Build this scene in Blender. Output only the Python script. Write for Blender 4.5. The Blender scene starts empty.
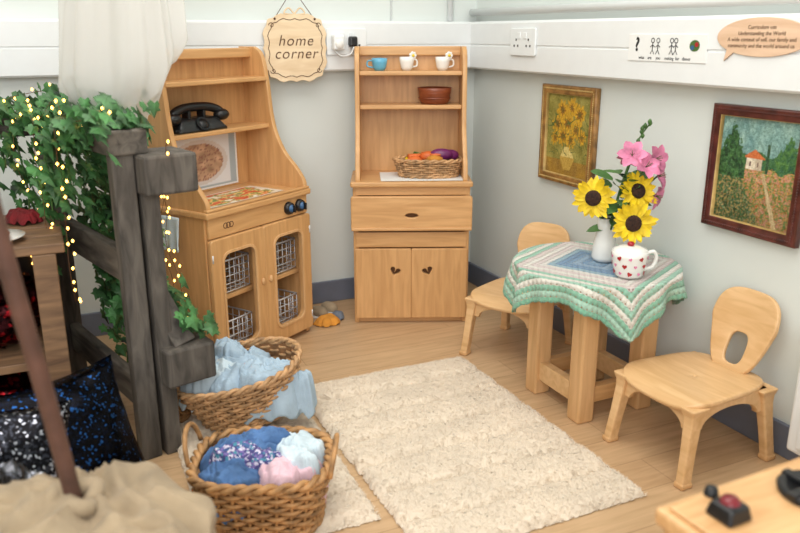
import bpy, bmesh, math, random
from mathutils import Vector, Matrix, noise
random.seed(7)
R=math.radians
pi=math.pi
COL=bpy.context.scene.collection

# ---------------------------------------------------------------- materials
def s2l(c):
    return tuple(((x/255)/12.92 if x/255<=.04045 else ((x/255+.055)/1.055)**2.4) for x in c)+(1,)
def newmat(name):
    m=bpy.data.materials.new(name); m.use_nodes=True
    nt=m.node_tree; b=nt.nodes["Principled BSDF"]
    return m,nt,b
def N(nt,t,**k):
    n=nt.nodes.new(t)
    for a,v in k.items(): setattr(n,a,v)
    return n
def plain(name,rgb,rough=.5,metal=0,var=.06,scale=20,bump=0,bscale=80,spec=None,sheen=0):
    m,nt,b=newmat(name)
    c=s2l(rgb)
    tc=N(nt,"ShaderNodeTexCoord"); no=N(nt,"ShaderNodeTexNoise"); no.inputs["Scale"].default_value=scale; no.inputs["Detail"].default_value=4
    nt.links.new(tc.outputs["Object"],no.inputs["Vector"])
    cr=N(nt,"ShaderNodeValToRGB")
    cr.color_ramp.elements[0].position=.3; cr.color_ramp.elements[1].position=.7
    cr.color_ramp.elements[0].color=tuple(max(0,x*(1-var*2)) for x in c[:3])+(1,)
    cr.color_ramp.elements[1].color=tuple(min(1,x*(1+var)) for x in c[:3])+(1,)
    nt.links.new(no.outputs["Fac"],cr.inputs[0]); nt.links.new(cr.outputs[0],b.inputs["Base Color"])
    b.inputs["Roughness"].default_value=rough; b.inputs["Metallic"].default_value=metal
    if sheen: b.inputs["Sheen Weight"].default_value=sheen
    if bump:
        n2=N(nt,"ShaderNodeTexNoise"); n2.inputs["Scale"].default_value=bscale; n2.inputs["Detail"].default_value=6
        nt.links.new(tc.outputs["Object"],n2.inputs["Vector"])
        bp=N(nt,"ShaderNodeBump"); bp.inputs["Strength"].default_value=bump; bp.inputs["Distance"].default_value=.004
        nt.links.new(n2.outputs["Fac"],bp.inputs["Height"]); nt.links.new(bp.outputs[0],b.inputs["Normal"])
    return m
def wood(name,dark,light,stretch=(18,18,1.6),rough=.38,bump=.08):
    m,nt,b=newmat(name)
    tc=N(nt,"ShaderNodeTexCoord"); mp=N(nt,"ShaderNodeMapping"); mp.inputs["Scale"].default_value=stretch
    nt.links.new(tc.outputs["Object"],mp.inputs["Vector"])
    no=N(nt,"ShaderNodeTexNoise"); no.inputs["Scale"].default_value=3.2; no.inputs["Detail"].default_value=8; no.inputs["Distortion"].default_value=.7
    nt.links.new(mp.outputs[0],no.inputs["Vector"])
    cr=N(nt,"ShaderNodeValToRGB"); cr.color_ramp.elements[0].position=.3; cr.color_ramp.elements[1].position=.68
    cr.color_ramp.elements[0].color=s2l(dark); cr.color_ramp.elements[1].color=s2l(light)
    nt.links.new(no.outputs["Fac"],cr.inputs[0]); nt.links.new(cr.outputs[0],b.inputs["Base Color"])
    b.inputs["Roughness"].default_value=rough
    bp=N(nt,"ShaderNodeBump"); bp.inputs["Strength"].default_value=bump; bp.inputs["Distance"].default_value=.002
    nt.links.new(no.outputs["Fac"],bp.inputs["Height"]); nt.links.new(bp.outputs[0],b.inputs["Normal"])
    return m
def vcol(name,rough=.6,bump=0):
    m,nt,b=newmat(name)
    a=N(nt,"ShaderNodeVertexColor"); a.layer_name="Col"
    nt.links.new(a.outputs[0],b.inputs["Base Color"]); b.inputs["Roughness"].default_value=rough
    if bump:
        tc=N(nt,"ShaderNodeTexCoord"); n2=N(nt,"ShaderNodeTexNoise"); n2.inputs["Scale"].default_value=150
        nt.links.new(tc.outputs["Object"],n2.inputs["Vector"])
        bp=N(nt,"ShaderNodeBump"); bp.inputs["Strength"].default_value=bump; bp.inputs["Distance"].default_value=.003
        nt.links.new(n2.outputs["Fac"],bp.inputs["Height"]); nt.links.new(bp.outputs[0],b.inputs["Normal"])
    return m
def emis(name,rgb,st):
    m,nt,b=newmat(name); b.inputs["Base Color"].default_value=s2l(rgb)
    b.inputs["Emission Color"].default_value=s2l(rgb); b.inputs["Emission Strength"].default_value=st
    return m

WOODF=wood("beech_furniture",(196,147,93),(217,169,114))
WOODH=wood("beech_furniture_horizontal",(197,148,94),(219,171,116),(1.6,18,18))
WOODC=wood("beech_chair",(209,165,112),(229,189,139),(2,14,14),.33)
WOODT=wood("beech_table_leg",(203,157,105),(223,179,128))
WOODTOY=wood("toy_table_wood",(200,150,98),(226,182,129),(2,16,16),.35)
OLD=wood("weathered_timber",(56,51,46),(102,95,87),(14,14,2.5),.8,.5)
OLDH=wood("weathered_timber_rail",(60,55,50),(112,104,94),(14,2.5,14),.8,.5)
OLDX=wood("weathered_timber_slat",(56,51,46),(106,98,90),(2.5,14,14),.8,.5)
SHELFW=wood("dark_pine",(92,68,50),(140,108,78),(2,14,14),.6)
PLY=wood("plywood_sign",(222,194,156),(240,218,184),(2,12,12),.6,.03)
PLYO=wood("plywood_bubble",(214,178,146),(230,198,168),(12,2,12),.6,.03)
WHITE=plain("white_plastic",(234,237,237),.35,var=.01)
PAPER=plain("white_paper",(236,237,235),.7,var=.01)
WALLM=plain("painted_wall",(219,225,221),.5,var=.02,scale=3,bump=.05,bscale=40)
TRUNK=plain("trunking_plastic",(232,235,235),.35,var=.01)
SKIRT=plain("grey_skirting_vinyl",(108,114,128),.45,var=.04)
BLACK=plain("black_plastic",(22,22,24),.35,var=.02)
DARKFAB=plain("black_fabric",(30,34,36),.9,var=.2,bump=.4,bscale=200)
BLUEP=plain("blue_plastic",(52,96,140),.35)
REDP=plain("red_plastic",(170,28,36),.3)
DKRED=plain("dark_red_plastic",(120,26,36),.3)
WICK=plain("wicker_tan",(184,138,88),.6,var=.28,scale=35,bump=.3,bscale=200)
WICKD=plain("wicker_brown",(146,102,62),.6,var=.3,scale=40,bump=.3,bscale=200)
WICKL=plain("wicker_light",(200,156,110),.6,var=.25,scale=40,bump=.3,bscale=200)
BROWNW=wood("brown_bowl_wood",(120,58,34),(150,78,46),(3,3,16),.35)
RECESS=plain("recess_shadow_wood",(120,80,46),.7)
CERB=plain("blue_ceramic",(104,178,210),.2,var=.02)
CERW=plain("white_ceramic",(238,237,232),.18,var=.01)
SILV=plain("chrome_wire",(222,224,226),.35,metal=.3,var=.02)
GREENS=plain("stem_green",(74,110,48),.6,var=.2)
LEAFM=plain("leaf_green",(80,124,58),.5,var=.4,scale=12)
IVYM=plain("ivy_green",(70,120,66),.5,var=.5,scale=16)
YEL=plain("sunflower_yellow",(246,206,26),.6,var=.18,scale=40)
SEED=plain("sunflower_seed_brown",(58,34,22),.9,var=.4,scale=160,bump=.8,bscale=300)
PINK=plain("lily_pink",(226,134,170),.55,var=.22,scale=30)
ORANGE=plain("orange_carrot",(222,110,50),.5,var=.1)
PURP=plain("aubergine_purple",(118,40,100),.3,var=.15)
HESS=plain("hessian_beige",(162,143,116),.95,var=.14,scale=14,bump=.5,bscale=240,sheen=.1)
DENIM=plain("denim_blue",(84,120,168),.95,var=.2,scale=22,bump=.4,bscale=300)
SKY=plain("pale_blue_cloth",(172,193,209),.95,var=.10,scale=16,bump=.4,bscale=220)
PINKC=plain("pale_pink_cloth",(224,190,200),.95,var=.1,scale=16,bump=.3,bscale=220)
WHC=plain("white_blue_cloth",(204,220,228),.95,var=.08,scale=16,bump=.3,bscale=220)
FRG=plain("gold_brown_frame",(156,114,62),.35,var=.25,scale=40)
FRGI=plain("gilt_inner_frame",(192,160,98),.35,var=.15,scale=40)
FRB=plain("mahogany_frame",(92,44,36),.3,var=.3,scale=30)
BURN=plain("engraved_brown",(92,60,36),.8,var=.1)
INK=plain("black_ink",(28,28,30),.7,var=.02)
REDC=plain("red_cloth",(124,24,30),.9,var=.3,bump=.4)
ORC=plain("orange_felt",(218,146,54),.9,var=.15,bump=.3)
GREYF=plain("grey_felt",(120,128,140),.9,var=.15,bump=.3)
DARKIN=plain("dark_interior",(28,24,23),.9)
FOIL=plain("crumpled_silver_foil",(120,122,130),.22,metal=.95,var=.5,scale=30,bump=.5,bscale=120)
VC=vcol("printed_picture",.5); VCP=vcol("oil_painting",.45,.5)

def scarfmat():
    m,nt,b=newmat("patterned_scarf"); tc=N(nt,"ShaderNodeTexCoord"); v=N(nt,"ShaderNodeTexVoronoi"); v.inputs["Scale"].default_value=190
    nt.links.new(tc.outputs["Object"],v.inputs["Vector"]); cr=N(nt,"ShaderNodeValToRGB"); cr.color_ramp.interpolation="CONSTANT"
    e=cr.color_ramp.elements; e[0].color=s2l((74,70,124)); e[1].position=.3; e[1].color=s2l((120,104,162))
    for p,c in ((.5,(70,134,156)),(.66,(206,200,220)),(.86,(62,84,134))):
        q=e.new(p); q.color=s2l(c)
    sp=N(nt,"ShaderNodeSeparateColor"); nt.links.new(v.outputs["Color"],sp.inputs[0]); nt.links.new(sp.outputs[0],cr.inputs[0])
    nt.links.new(cr.outputs[0],b.inputs["Base Color"]); b.inputs["Roughness"].default_value=.9; return m
SCARF=scarfmat()
def sequin(name,cols,scale=150):
    m,nt,b=newmat(name); tc=N(nt,"ShaderNodeTexCoord"); v=N(nt,"ShaderNodeTexVoronoi"); v.inputs["Scale"].default_value=scale
    nt.links.new(tc.outputs["Object"],v.inputs["Vector"]); sp=N(nt,"ShaderNodeSeparateColor"); nt.links.new(v.outputs["Color"],sp.inputs[0])
    cr=N(nt,"ShaderNodeValToRGB"); cr.color_ramp.interpolation="CONSTANT"; e=cr.color_ramp.elements
    e[0].color=s2l(cols[0]); e[1].position=.6; e[1].color=s2l(cols[1]); q=e.new(.87); q.color=s2l(cols[2])
    nt.links.new(sp.outputs[0],cr.inputs[0]); nt.links.new(cr.outputs[0],b.inputs["Base Color"])
    b.inputs["Metallic"].default_value=.9; b.inputs["Roughness"].default_value=.25
    bp=N(nt,"ShaderNodeBump"); bp.inputs["Strength"].default_value=.9; bp.inputs["Distance"].default_value=.004
    nt.links.new(sp.outputs[1],bp.inputs["Height"]); nt.links.new(bp.outputs[0],b.inputs["Normal"]); return m
SEQ1=sequin("sequins_black_blue",((6,6,10),(10,14,26),(26,66,116)),230)
SEQ2=sequin("sequins_silver",((14,14,18),(44,46,54),(150,152,162)),200)
SEQR=sequin("tinsel_red",((40,4,6),(120,12,20),(24,3,4)),90)
def floormat():
    m,nt,b=newmat("oak_vinyl_planks"); tc=N(nt,"ShaderNodeTexCoord")
    rot=N(nt,"ShaderNodeMapping"); rot.inputs["Rotation"].default_value=(0,0,R(0)); nt.links.new(tc.outputs["Object"],rot.inputs["Vector"])
    br=N(nt,"ShaderNodeTexBrick"); br.offset=.37; br.inputs["Scale"].default_value=1
    br.inputs["Brick Width"].default_value=.9; br.inputs["Row Height"].default_value=.11; br.inputs["Mortar Size"].default_value=.0009
    br.inputs["Color1"].default_value=s2l((208,175,136)); br.inputs["Color2"].default_value=s2l((199,164,125)); br.inputs["Mortar"].default_value=s2l((162,129,94))
    nt.links.new(rot.outputs[0],br.inputs["Vector"])
    mp=N(nt,"ShaderNodeMapping"); mp.inputs["Scale"].default_value=(1.4,14,1); nt.links.new(rot.outputs[0],mp.inputs["Vector"])
    no=N(nt,"ShaderNodeTexNoise"); no.inputs["Scale"].default_value=4; no.inputs["Detail"].default_value=9; no.inputs["Distortion"].default_value=.8
    nt.links.new(mp.outputs[0],no.inputs["Vector"])
    cr=N(nt,"ShaderNodeValToRGB"); cr.color_ramp.elements[0].position=.3; cr.color_ramp.elements[0].color=(.79,.76,.71,1); cr.color_ramp.elements[1].position=.65; cr.color_ramp.elements[1].color=(1,1,1,1)
    nt.links.new(no.outputs["Fac"],cr.inputs[0])
    mx=N(nt,"ShaderNodeMix"); mx.data_type="RGBA"; mx.blend_type="MULTIPLY"; mx.inputs[0].default_value=1
    nt.links.new(br.outputs["Color"],mx.inputs[6]); nt.links.new(cr.outputs[0],mx.inputs[7]); nt.links.new(mx.outputs[2],b.inputs["Base Color"])
    b.inputs["Roughness"].default_value=.42; return m
FLOORM=floormat()
RUGM=plain("cream_shag",(228,213,192),1,var=.05,scale=9,bump=.35,bscale=300,sheen=.3)
def veil():
    m,nt,b=newmat("sheer_white_fabric"); b.inputs["Base Color"].default_value=s2l((238,237,233)); b.inputs["Roughness"].default_value=.9
    b.inputs["Alpha"].default_value=.50
    out=nt.nodes["Material Output"]; tr=N(nt,"ShaderNodeBsdfTranslucent"); tr.inputs[0].default_value=s2l((238,237,233)); mx=N(nt,"ShaderNodeMixShader"); mx.inputs[0].default_value=.25
    nt.links.new(b.outputs[0],mx.inputs[1]); nt.links.new(tr.outputs[0],mx.inputs[2]); nt.links.new(mx.outputs[0],out.inputs[0]); return m
VEIL=veil()

# ---------------------------------------------------------------- geometry helpers
def empty(name,loc=(0,0,0),rz=0):
    o=bpy.data.objects.new(name,None); COL.objects.link(o); o.location=loc; o.rotation_euler=(0,0,rz); o.empty_display_size=.05; return o
def mesh(name,verts,faces,mat,parent=None,smooth=False,auto=None):
    me=bpy.data.meshes.new(name); me.from_pydata([tuple(v) for v in verts],[],faces); me.update()
    o=bpy.data.objects.new(name,me); COL.objects.link(o); me.materials.append(mat)
    if smooth:
        me.polygons.foreach_set("use_smooth",[True]*len(me.polygons))
    if parent: o.parent=parent
    return o
def frombm(name,bm,mat,parent=None,smooth=False):
    me=bpy.data.meshes.new(name); bmesh.ops.recalc_face_normals(bm,faces=bm.faces); bm.to_mesh(me); bm.free()
    o=bpy.data.objects.new(name,me); COL.objects.link(o); me.materials.append(mat)
    if smooth: me.polygons.foreach_set("use_smooth",[True]*len(me.polygons))
    if parent: o.parent=parent
    return o
def box(parent,name,a,b,mat,bev=.003,mtx=None,segs=2):
    bm=bmesh.new(); bmesh.ops.create_cube(bm,size=1)
    for v in bm.verts: v.co=Vector([(a[i]+b[i])/2+v.co[i]*(b[i]-a[i]) for i in range(3)])
    if bev: bmesh.ops.bevel(bm,geom=list(bm.edges),offset=bev,segments=segs,affect="EDGES",profile=.5)
    if mtx is not None: bmesh.ops.transform(bm,matrix=mtx,verts=bm.verts)
    return frombm(name,bm,mat,parent)
def beam(parent,name,p0,p1,w,t,mat,bev=.003,taper=1):
    p0=Vector(p0);p1=Vector(p1); d=p1-p0; L=d.length
    bm=bmesh.new(); bmesh.ops.create_cube(bm,size=1)
    for v in bm.verts:
        k=taper if v.co.z>0 else 1
        v.co=Vector((v.co.x*w*k,v.co.y*t*k,v.co.z*L))
    if bev: bmesh.ops.bevel(bm,geom=list(bm.edges),offset=bev,segments=2,affect="EDGES",profile=.5)
    q=Vector((0,0,1)).rotation_difference(d.normalized())
    bmesh.ops.transform(bm,matrix=Matrix.Translation((p0+p1)/2)@q.to_matrix().to_4x4(),verts=bm.verts)
    return frombm(name,bm,mat,parent)
def lathe(parent,name,prof,mat,loc=(0,0,0),segs=32,mtx=None,smooth=True):
    vs=[];fs=[];n=len(prof); loc=Vector(loc)
    for r_,z in prof:
        for i in range(segs):
            a=2*pi*i/segs; p=Vector((max(r_,1e-5)*math.cos(a),max(r_,1e-5)*math.sin(a),z))
            if mtx is not None: p=mtx@p
            vs.append(p+loc)
    for j in range(n-1):
        for i in range(segs):
            i2=(i+1)%segs; fs.append((j*segs+i,j*segs+i2,(j+1)*segs+i2,(j+1)*segs+i))
    return mesh(name,vs,fs,mat,parent,smooth)
class Acc:
    def __init__(s): s.v=[];s.f=[]
    def add(s,v,f):
        k=len(s.v); s.v+=v; s.f+=[tuple(i+k for i in q) for q in f]
    def sweep(s,pts,r,closed=False,seg=6,r1=None):
        n=len(pts); pts=[Vector(p) for p in pts]; vs=[];fs=[]
        up=None
        for i,p in enumerate(pts):
            if closed: t=pts[(i+1)%n]-pts[i-1]
            else: t=pts[min(i+1,n-1)]-pts[max(i-1,0)]
            t=t.normalized() if t.length>1e-9 else Vector((0,0,1))
            if up is None: up=Vector((0,0,1)) if abs(t.z)<.9 else Vector((1,0,0))
            sd=t.cross(up)
            if sd.length<1e-4: sd=t.cross(Vector((1,0,.3)))
            sd.normalize(); u2=sd.cross(t).normalized(); up=u2
            rr=r if r1 is None else r+(r1-r)*i/(n-1)
            for k in range(seg):
                a=2*pi*k/seg; vs.append(p+sd*math.cos(a)*rr+u2*math.sin(a)*rr)
        m=n if closed else n-1
        for i in range(m):
            j=(i+1)%n
            for k in range(seg):
                k2=(k+1)%seg; fs.append((i*seg+k,i*seg+k2,j*seg+k2,j*seg+k))
        if not closed:
            fs.append(tuple(range(seg-1,-1,-1))); fs.append(tuple((n-1)*seg+k for k in range(seg)))
        s.add(vs,fs)
    def out(s,name,mat,parent=None,smooth=True): return mesh(name,s.v,s.f,mat,parent,smooth)
def tube(parent,name,pts,r,mat,closed=False,seg=8,r1=None):
    a=Acc(); a.sweep(pts,r,closed,seg,r1); return a.out(name,mat,parent)
def smoothpts(pts,k=6):
    pts=[Vector(p) for p in pts]; out=[]
    for i in range(len(pts)-1):
        p0=pts[max(i-1,0)];p1=pts[i];p2=pts[i+1];p3=pts[min(i+2,len(pts)-1)]
        for j in range(k):
            t=j/k; out.append(.5*((2*p1)+(p2-p0)*t+(2*p0-5*p1+4*p2-p3)*t*t+(3*p1-p0-3*p2+p3)*t**3))
    out.append(pts[-1]); return out
def curve2mesh(cu,name,mat,parent,O,U,V,smooth=False,shear=0):
    ob=bpy.data.objects.new("tmp",cu); COL.objects.link(ob)
    dg=bpy.context.evaluated_depsgraph_get(); me=bpy.data.meshes.new_from_object(ob.evaluated_get(dg))
    bpy.data.objects.remove(ob); 
    U=Vector(U).normalized();V=Vector(V).normalized();W=U.cross(V)
    M=Matrix((U,V,W)).transposed().to_4x4(); M.translation=Vector(O); me.transform(M); me.name=name
    me.materials.clear(); me.materials.append(mat)
    o=bpy.data.objects.new(name,me); COL.objects.link(o); o.parent=parent; return o
def plate(parent,name,outs,t,mat,O,U,V,bev=.002):
    cu=bpy.data.curves.new(name,"CURVE"); cu.dimensions="2D"; cu.fill_mode="BOTH"; cu.extrude=max(t/2-bev,.0002); cu.bevel_depth=bev; cu.bevel_resolution=1
    for pts in outs:
        sp=cu.splines.new("POLY"); sp.points.add(len(pts)-1)
        for i,p in enumerate(pts): sp.points[i].co=(p[0],p[1],0,1)
        sp.use_cyclic_u=True
    return curve2mesh(cu,name,mat,parent,O,U,V)
def text(parent,name,s,size,mat,O,U,V,ext=.0006,align="CENTER",sp=1.0,shear=0,off=0,spc=1):
    cu=bpy.data.curves.new(name,"FONT"); cu.body=s; cu.size=size; cu.align_x=align; cu.align_y="CENTER"; cu.extrude=ext; cu.space_line=sp; cu.shear=shear; cu.offset=off; cu.space_character=spc
    return curve2mesh(cu,name,mat,parent,O,U,V)
def rrect(x0,x1,y0,y1,r,n=6):
    o=[]
    for cx,cy,a0 in ((x1-r,y1-r,0),(x0+r,y1-r,90),(x0+r,y0+r,180),(x1-r,y0+r,270)):
        for i in range(n+1):
            a=R(a0+90*i/n); o.append((cx+r*math.cos(a),cy+r*math.sin(a)))
    return o
def circ(cx,cy,r,n=24,ry=None): return [(cx+r*math.cos(2*pi*i/n),cy+(ry or r)*math.sin(2*pi*i/n)) for i in range(n)]
def heart(cx,cy,s,n=28,rot=0):
    o=[]
    for i in range(n):
        t=2*pi*i/n; x=16*math.sin(t)**3; y=13*math.cos(t)-5*math.cos(2*t)-2*math.cos(3*t)-math.cos(4*t)
        x,y=x*math.cos(rot)-y*math.sin(rot),x*math.sin(rot)+y*math.cos(rot); o.append((cx+x*s/32,cy+y*s/32))
    return o
def picture(parent,name,O,U,V,w,h,nu,nv,fn,mat):
    O=Vector(O);U=Vector(U).normalized();V=Vector(V).normalized(); vs=[];fs=[];cols=[]
    for j in range(nv+1):
        for i in range(nu+1):
            u=i/nu;v=j/nv; vs.append(O+U*(u*w)+V*(v*h)); cols.append(s2l([max(0,min(255,c)) for c in fn(u,v)]))
    for j in range(nv):
        for i in range(nu): a=j*(nu+1)+i; fs.append((a,a+1,a+nu+2,a+nu+1))
    o=mesh(name,vs,fs,mat,parent); ca=o.data.color_attributes.new("Col","FLOAT_COLOR","POINT")
    for i,c in enumerate(cols): ca.data[i].color=c
    return o
def blob(parent,name,c,rad,mat,amp=.15,fr=6,ridge=.5,sub=5,seed=0,flat=None,smooth=True):
    bm=bmesh.new(); bmesh.ops.create_icosphere(bm,subdivisions=sub,radius=1); sd=Vector((seed*3.7,seed*1.3,seed*2.1))
    for v in bm.verts:
        p=v.co.copy(); q=Vector((p.x*rad[0],p.y*rad[1],p.z*rad[2]))
        n1=noise.noise(q*fr+sd); warp=Vector((noise.noise(q*fr*.6+sd),noise.noise(q*fr*.6+sd*2),0))
        n2=1-abs(noise.noise((q+warp*.06)*fr*1.9+sd*1.7))*2
        n3=1-abs(noise.noise((q+warp*.05)*fr*4+sd*.7))*2
        k=1+amp*(n1*1.2+ridge*n2*.8+ridge*n3*.3)
        v.co=Vector((q.x*k,q.y*k,q.z*k))+Vector(c)
        if flat is not None and v.co.z<flat: v.co.z=flat
    return frombm(name,bm,mat,parent,smooth)
def garment(parent,name,c,rx,ry,h,ang,mat,seed=0,amp=.013,droop=.03,n=110,fq=1.0):
    """crumpled sheet of cloth: low dome, sharp long creases and a ruffled hem"""
    vs=[];fs=[]; so=Vector((seed*7.3,seed*4.1,seed*1.9)); ca,sa=math.cos(ang),math.sin(ang)
    for j in range(n+1):
        rho=j/n
        for i in range(n*2):
            a=2*pi*i/(n*2)
            out=1+.28*noise.noise(Vector((math.cos(a)*1.6,math.sin(a)*1.6,seed)))+.12*noise.noise(Vector((math.cos(a)*5,math.sin(a)*5,seed+3)))
            u=rho*out*math.cos(a); v=rho*out*math.sin(a)
            x,y=u*rx,v*ry; p=Vector((x,y,0))
            th=1.5*noise.noise(p*9+so)
            X=x*math.cos(th)-y*math.sin(th); Y=x*math.sin(th)+y*math.cos(th)
            w=noise.noise(p*24+so)*.012
            f1=(1-abs(noise.noise(Vector((X*11,(Y+w)*52*fq,seed*2.2))))*2.8)
            f2=(1-abs(noise.noise(Vector((X*44*fq+4,(Y-w)*17,seed*3.1))))*2.8)
            f4=(1-abs(noise.noise(Vector(((X+Y)*80*fq,(Y-X)*30,seed*1.1))))*2.6)
            f3=noise.noise(p*16+so*1.5)
            z=h*(1-rho**2.2)-droop*3*(max(0,rho-.70)/.30)**2 + amp*(f1*.60+f2*.42+f4*.22+f3*1.2)*(1-.2*rho)+.007*math.sin(a*11+seed)*rho**4
            dx=amp*.5*noise.noise(p*30+so*2); dy=amp*.5*noise.noise(p*30-so)
            x+=dx;y+=dy
            vs.append((c[0]+x*ca-y*sa,c[1]+x*sa+y*ca,max(c[2]+z,.002)))
    m=n*2
    for j in range(n):
        for i in range(m): i2=(i+1)%m; fs.append((j*m+i,j*m+i2,(j+1)*m+i2,(j+1)*m+i))
    o=mesh(name,vs,fs,mat,parent,True); s=o.modifiers.new("s","SOLIDIFY"); s.thickness=.002; s.offset=-1
    return o
def sphere(parent,name,c,r,mat,sub=3):
    bm=bmesh.new(); bmesh.ops.create_icosphere(bm,subdivisions=sub,radius=1)
    rr=r if hasattr(r,"__len__") else (r,r,r)
    for v in bm.verts: v.co=Vector((v.co.x*rr[0],v.co.y*rr[1],v.co.z*rr[2]))+Vector(c)
    return frombm(name,bm,mat,parent,True)

# ---------------------------------------------------------------- room shell
box(None,"floor",(-3.4,-4.2,-.1),(.0,0,0),FLOORM,0)
box(None,"wall_back",(-3.4,0,-.1),(0,.12,2.5),WALLM,0)
box(None,"wall_right",(0,-4.2,-.1),(.12,.12,2.5),WALLM,0)
box(None,"wall_left",(-3.52,-4.2,-.1),(-3.4,.12,2.5),WALLM,0)
box(None,"ceiling",(-3.4,-4.2,2.4),(0,0,2.5),WHITE,0)
box(None,"baseboard_back",(-3.4,-.012,0),(0,0,.085),SKIRT,.003)
box(None,"baseboard_right",(-.012,-4.2,0),(0,-.012,.085),SKIRT,.003)
def trunking(name,alongx):
    prof=[(0,.872),(.046,.872),(.052,.878),(.052,.955),(.049,.957),(.049,.961),(.052,.963),(.052,1.034),(.044,1.042),(0,1.042)]
    vs=[];fs=[]
    for L in (0,-3.4 if alongx else -4.2):
        for d,z in prof: vs.append((L if alongx else -d, -d if alongx else L, z))
    n=len(prof)
    for i in range(n-1): fs.append((i,i+1,n+i+1,n+i))
    mesh(name,vs,fs,TRUNK)
trunking("trim_1",True); trunking("trim_2",False)
pp=empty("heating_pipe"); tube(pp,"pipe_run",[(-.03,-.02,1.075),(-.03,-2,1.075),(-.03,-4,1.075)],.013,WHITE,seg=12)
cd=empty("cable_conduit"); tube(cd,"conduit",[(-.12,-.014,1.045),(-.12,-.014,2.38)],.011,WHITE,seg=12)
tube(cd,"thin_cable",[(-.36,-.006,1.045),(-.355,-.006,1.4),(-.35,-.006,2.38)],.003,WHITE)

# ---------------------------------------------------------------- sockets
def socket(name,O,U,w=.146,holes=2):
    E=empty(name); U=Vector(U);V=Vector((0,0,1));W=U.cross(V); O=Vector(O)
    plate(E,"face_plate",[rrect(-w/2,w/2,-.043,.043,.006)],.008,WHITE,O+W*.004,U,V)
    for i in range(holes):
        cx=(i-(holes-1)/2)*w/2.0
        plate(E,"rocker_%d"%i,[rrect(cx+.012 if cx<0 else cx-.026,cx+.026 if cx<0 else cx-.012,.012,.03,.001)],.004,WHITE,O+W*.0095,U,V,.0006)
        for dx,dy in ((0,.008),(-.011,-.012),(.011,-.012)):
            plate(E,"pin_%d_%d_%d"%(i,dx*1000,dy*1000),[rrect(cx+dx-.003,cx+dx+.003,dy-.004,dy+.003,.0008)],.0012,BLACK,O+W*.0084,U,V,.0002)
    return E
socket("wall_socket",(-.052,-.415,.972),(0,-1,0))
sk=socket("wall_socket",(-.555,-.052,.972),(1,0,0))
tm=empty("plug_in_adapter"); box(tm,"body",(-.615,-.095,.945),(-.575,-.0605,.995),WHITE,.006)
lathe(tm,"dial",[(0,.004),(.014,.004),(.016,0),(.016,-.004)],CERW,(-.595,-.096,.965),20,Matrix.Rotation(R(90),4,"X"))
box(tm,"plug",(-.552,-.085,.955),(-.522,-.0605,.99),BLACK,.006)
tube(tm,"lead",smoothpts([(-.537,-.083,.955),(-.55,-.08,.93),(-.585,-.078,.925),(-.61,-.07,.95)]),.003,WHITE)

# ---------------------------------------------------------------- home corner sign
def sign():
    E=empty("home_corner_sign",(-.745,-.066,.952)); w,h=.112,.112
    base=[]
    n=220
    for i in range(n):
        a=2*pi*i/n; ca,sa=math.cos(a),math.sin(a); k=1/((abs(ca)**7+abs(sa)**7)**(1/7))
        s=1-.05*abs(math.sin(a*8))
        q=abs(abs(math.sin(2*a))-1); s*=1-.085*math.exp(-(q*12)**2)
        base.append((w*ca*k*s,h*sa*k*s))
    plate(E,"plaque",[base],.006,PLY,(0,0,0),(1,0,0),(0,0,1),.001)
    inner=[(x*.86,-.0036,z*.86) for x,z in base]
    tube(E,"engraved_border",inner,.0012,BURN,True,4)
    text(E,"lettering","home\ncorner",.050,BURN,(0,-.0036,.002),(1,0,0),(0,0,1),.0004,sp=.85,shear=.25,off=-.0003,spc=1.12)
    tube(E,"hanging_string",smoothpts([(-.07,0,.095),(-.03,.004,.15),(0,.012,.19),(.03,.004,.15),(.07,0,.095)]),.0012,BURN)
    for sx in(-1,1): sphere(E,"string_knot_%d"%sx,(sx*.07,-.005,.095),.004,BURN,2)
    for sx in (-1,1): tube(E,"bow_loop_%d"%sx,smoothpts([(0,0,.110),(sx*.02,-.002,.13),(sx*.036,-.002,.113),(0,0,.108)]),.0028,PLY)
    for sx in (-1,1):
        for sz in (-1,1): tube(E,"corner_scroll_%d_%d"%(sx,sz),[(sx*(.082+.010*math.cos(t)*(1-t/9)),-.0036,sz*(.074+.010*math.sin(t)*(1-t/9))) for t in [k*.5 for k in range(14)]],.0011,BURN,seg=4)
sign()

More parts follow.
